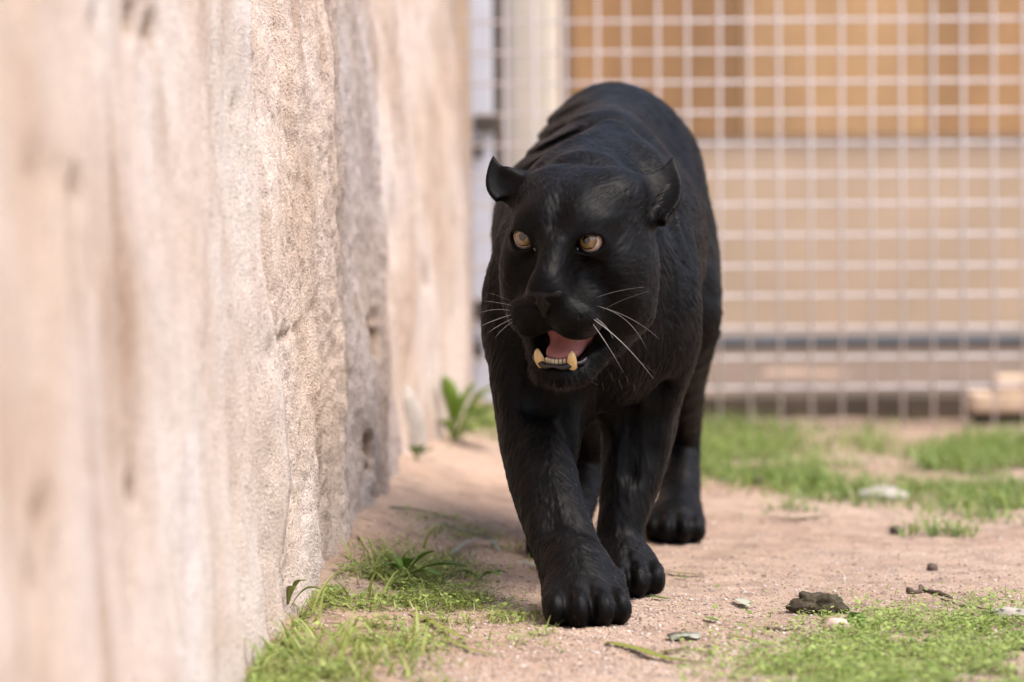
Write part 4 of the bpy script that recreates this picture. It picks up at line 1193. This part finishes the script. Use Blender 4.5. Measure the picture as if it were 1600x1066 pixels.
spoon = lambda T: 0.16 + 0.84 * np.clip((T - 0.2) / 0.45, 0, 1) ** 1.2 * np.clip((1 - T) * 3.2, 0.02, 1) ** 0.6
def gpath(*pp, lift=0.004):
    out = []
    for q in pp:
        g = ground_px(q[0], q[1]); g[2] += lift + (q[2] if len(q) > 2 else 0); out.append(g)
    return out
def litter(name, pp, width, mat, label, cat, prof=strap, fold=0.25, lift=0.004):
    P = gpath(*pp, lift=lift); V, Fc = blade_leaf(P, width, prof=prof, fold=fold)
    o = mesh_obj(name, V, Fc, mat, None, True, origin=P[0]); tag(o, label, cat); return o
M_OLIVE = leaf_mat('olive_blade', (0.20, 0.23, 0.03), (0.36, 0.38, 0.06), 0.3)
M_BLUEG = leaf_mat('blue_green_blade', (0.20, 0.25, 0.20), (0.34, 0.38, 0.30), 0.2)
litter('plant_scrap', [(946, 1008), (1000, 1020), (1040, 1036), (1110, 1040)], 0.016, M_OLIVE, 'broad olive green blade lying flat in front of the leading paw', 'blade')
litter('plant_scrap', [(1030, 1024), (1070, 1019), (1120, 1026)], 0.009, M_OLIVE, 'short olive blade crossing the tip of the broad blade by the paw', 'blade')
litter('plant_scrap', [(1136, 996), (1170, 1003), (1218, 1012)], 0.007, M_OLIVE, 'thin straight olive blade between the broken pale leaf and the clover', 'blade')
litter('plant_scrap', [(1180, 1056), (1240, 1048), (1300, 1056), (1380, 1064)], 0.010, M_OLIVE, 'long green blade half buried in the edge of the clover', 'blade')
litter('plant_scrap', [(1150, 1032), (1200, 1030), (1262, 1040)], 0.007, M_OLIVE, 'green blade lying on bare sand beside the clover', 'blade')
litter('plant_scrap', [(608, 795), (650, 800), (702, 812)], 0.012, M_BLUEG, 'grey green blade lying on bare soil at the wall foot', 'blade')
litter('plant_scrap', [(686, 822), (720, 832), (772, 843)], 0.012, M_BLUEG, 'grey green blade lying on the sandy bank near the hind paw side', 'blade')
litter('plant_scrap', [(702, 872), (728, 858, 0.008), (765, 852, 0.008), (782, 866)], 0.013, M_BLUEG, 'arched pale grey green blade amid the verge grass', 'blade')
litter('plant_scrap', [(806, 880), (830, 886), (852, 894)], 0.009, M_BLUEG, 'pale flat blade touching the heel of the leading leg', 'blade')
litter('plant_scrap', [(640, 960), (690, 985), (735, 1008)], 0.010, M_OLIVE, 'dark green blade pressed flat into the verge grass', 'blade')
litter('plant_scrap', [(690, 1000), (740, 1022), (790, 1030)], 0.007, M_OLIVE, 'slim green blade trailing from the verge onto the sand', 'blade')
litter('straw_piece', [(1040, 896), (1065, 900), (1110, 903)], 0.012, M_STRAW, 'tan straw husk lying beside the trailing forepaw', 'straw', lance)
litter('green_leaf', [(1054, 904), (1072, 906)], 0.010, M_LEAF, 'small green leaf stuck to the tan straw husk', 'leaf', lance)
litter('pale_leaf', [(1050, 1004), (1068, 999, 0.001), (1090, 1002)], 0.045, M_PALELEAF, 'pale grey green leaf standing on the sand in front of the paw', 'leaf', lance, 0.12)
litter('pale_leaf', [(1148, 940), (1158, 946), (1170, 952)], 0.022, M_PALELEAF, 'small pale leaf on the gravel between the paw and the dung', 'leaf', lance, 0.4)
litter('green_leaf', [(1100, 968), (1112, 972), (1122, 974)], 0.012, M_LEAF, 'tiny green leaf on bare gravel next to the small pale leaf', 'leaf', lance)
litter('green_leaf', [(1012, 935), (1030, 938), (1048, 940)], 0.008, M_LEAF, 'sliver of green leaf beside the toes of the trailing forepaw', 'leaf', lance)
litter('green_leaf', [(1252, 1000), (1264, 1003), (1276, 1006)], 0.014, M_LEAF, 'bright leaf on the sand at the tip of the dark twig', 'leaf', lance)
litter('green_leaf', [(1326, 980), (1338, 970, 0.008), (1350, 984)], 0.018, M_LEAF, 'upright bright green leaf next to the pinkish stone', 'leaf', lance)
litter('straw_piece', [(1190, 810), (1250, 815), (1300, 808)], 0.016, M_STRAW, 'dry leaf scrap on the bare path beside the grass by the fence', 'straw', lance)
M_TWIG = simple_mat('twig_bark', (0.09, 0.062, 0.04), 0.85, 0.3, 60)
def twig(pp, r, label, mat=M_TWIG):
    P = np.array(gpath(*pp, lift=r * 0.7)); T = np.linspace(0, 1, 12); t = np.linspace(0, 1, len(P))
    C = np.stack([np.interp(T, t, P[:, k]) for k in range(3)], 1) + rng.normal(0, r * 0.35, (12, 3))
    V, Fc = tube(C, r * (1 - 0.5 * T) * rng.uniform(0.8, 1.2, 12), 7)
    tag(mesh_obj('twig', V, Fc, mat, None, True, origin=P[0]), label, 'twig')
twig([(1194, 984), (1222, 987), (1252, 985)], 0.0026, 'short dark twig on the gravel below the dung')
twig([(1418, 928), (1450, 926), (1490, 936)], 0.005, 'dark gnarled twig lying between the path and the clover mat')
twig([(1472, 938), (1500, 948), (1540, 952)], 0.002, 'thin curved twig leading off the gnarled twig')
twig([(1568, 958), (1590, 966), (1620, 975)], 0.003, 'straight twig beside the thin pale slab')
twig([(560, 832), (575, 860), (590, 905)], 0.003, 'dead brown stem at the foot of the stone wall', M_STRAW)
twig([(548, 850), (552, 880), (562, 915)], 0.0025, 'dry bent stem against the stone wall foot', M_STRAW)

def lump(name, c, rad, mat, label, cat, seed, amp=0.25, sub=3, extra=()):
    """irregular lump resting on the earth, made of merged displaced ellipsoids"""
    bm = bmesh.new(); bmesh.ops.create_icosphere(bm, subdivisions=sub, radius=1)
    for v in bm.verts:
        p = v.co.copy(); k = 1 + amp * mnoise.fractal((p.x * 1.6 + seed, p.y * 1.6, p.z * 1.6), 0.7, 2.1, 4)
        for (ex, ey, ez, es) in extra:
            dd = (p - Vector((ex, ey, ez)).normalized()).length
            k += es * math.exp(-(dd / 0.45) ** 2)
        v.co = (p.x * k * rad[0], p.y * k * rad[1], max(p.z * k, -0.55) * rad[2])
    bm.verts.index_update()
    V = np.array([v.co[:] for v in bm.verts]) + c + np.array([0, 0, rad[2] * 0.45]); Fc = [[v.index for v in f.verts] for f in bm.faces]; bm.free()
    tag(mesh_obj(name, V, Fc, mat, None, True, origin=c), label, cat)
M_DUNG = simple_mat('dung', (0.060, 0.046, 0.026), 0.95, 0.45, 90, 1.0, 160, 0.006)
lump('dung', ground_px(1280, 957), (0.033, 0.026, 0.021), M_DUNG, 'dark brown lump of dung on the bare gravel', 'dung', 2.0, 0.35, 4, [(-1, -0.1, 0.2, 0.35), (0.8, -0.5, -0.3, 0.2), (-0.35, -0.6, 0.6, -0.30)])
M_PINK = simple_mat('pink_stone', (0.50, 0.36, 0.30), 0.85, 0.2, 40, 0.6, 120)
M_DARKST = simple_mat('dark_stone', (0.10, 0.07, 0.055), 0.9, 0.3, 60, 0.6, 120)
M_PALEST = simple_mat('pale_stone', (0.34, 0.30, 0.26), 0.85, 0.15, 30, 0.5, 80)
lump('stone', ground_px(1308, 984), (0.018, 0.014, 0.011), M_PINK, 'pinkish stone lying just in front of the dung', 'stone', 5.0)
lump('stone', ground_px(1400, 834), (0.0105, 0.010, 0.010), M_DARKST, 'small dark stone on the path close to the fence grass', 'stone', 7.0)
lump('stone', ground_px(1457, 891), (0.009, 0.008, 0.008), M_DARKST, 'small reddish dark stone on the bare path past the gnarled twig', 'stone', 9.0)
lump('stone', ground_px(1376, 782), (0.050, 0.035, 0.018), M_PALEST, 'flat pale stone lying in the grass by the fence', 'stone', 11.0)
lump('stone', ground_px(1575, 962), (0.030, 0.018, 0.008), M_PALEST, 'thin pale slab lying at the edge of the clover', 'stone', 13.0)
lump('stone', ground_px(636, 706), (0.034, 0.03, 0.085), M_PALEST, 'upright white stone leaning on the wall foot', 'stone', 15.0, 0.2)
lump('stone', ground_px(1186, 756), (0.012, 0.010, 0.010), M_DARKST, 'dark pebble at the edge of the grass beside the hind paw', 'stone', 17.0)

def weed(c, leaves, label, mat=M_LEAF, name='broadleaf_weed'):
    e = empty(name, tuple(c)); tag(e, label, 'weed')
    for (dx, dy, dz, arch, w) in leaves:
        tip = c + np.array([dx, dy, dz]); mid = c + np.array([dx * 0.45, dy * 0.45, dz * 0.6 + arch])
        V, Fc = blade_leaf(bez(c, mid, tip, 9), w, prof=spoon, fold=0.35)
        mesh_obj('leaf', V, Fc, mat, e)
    return e
c = ground_px(632, 902)
weed(c, [(0.045, -0.01, 0.040, 0.01, 0.026), (0.095, -0.03, 0.018, 0.02, 0.024), (0.012, -0.02, 0.030, 0.012, 0.022), (-0.03, -0.02, 0.020, 0.015, 0.020), (0.055, -0.07, 0.010, 0.015, 0.020), (-0.015, 0.03, 0.026, 0.01, 0.018)], 'broad leaved weed with upright spoon leaves in the verge by the wall')
c = ground_px(748, 905)
weed(c, [(0.03, -0.03, 0.010, 0.012, 0.016), (-0.035, -0.02, 0.012, 0.012, 0.016), (0.045, 0.0, 0.010, 0.010, 0.014), (0.0, -0.045, 0.008, 0.012, 0.014)], 'flat leafy weed at the edge of the verge towards the paw')
c = ground_px(708, 690)
weed(c, [(-0.018, -0.02, 0.135, 0.01, 0.050), (0.03, -0.02, 0.100, 0.02, 0.044), (0.065, -0.02, 0.070, 0.03, 0.042), (0.085, 0.03, 0.110, 0.02, 0.046), (-0.03, -0.04, 0.045, 0.02, 0.034), (0.05, -0.06, 0.030, 0.02, 0.04), (0.11, -0.03, 0.04, 0.02, 0.04), (0.05, 0.02, 0.12, 0.02, 0.04), (0.12, 0.02, 0.075, 0.03, 0.04)], 'tall leafy weed growing where the far wall end meets the bare bank', leaf_mat('bright_leaf', (0.16, 0.28, 0.03), (0.30, 0.45, 0.07)))
c = ground_px(446, 965)
weed(c, [(-0.006, 0.01, 0.105, 0.02, 0.010), (0.03, -0.03, 0.055, 0.03, 0.013), (0.05, 0.0, 0.040, 0.03, 0.013), (0.015, -0.05, 0.05, 0.02, 0.012), (-0.015, -0.04, 0.06, 0.02, 0.012)], 'tuft of long narrow leaves standing against the stone wall foot', M_GRASS, 'grass_tuft')
c = ground_px(650, 720)
weed(c, [(0.02, -0.03, 0.03, 0.01, 0.020), (-0.01, -0.04, 0.03, 0.01, 0.020), (0.035, 0.0, 0.02, 0.01, 0.018)], 'little green weed beside the upright white stone')
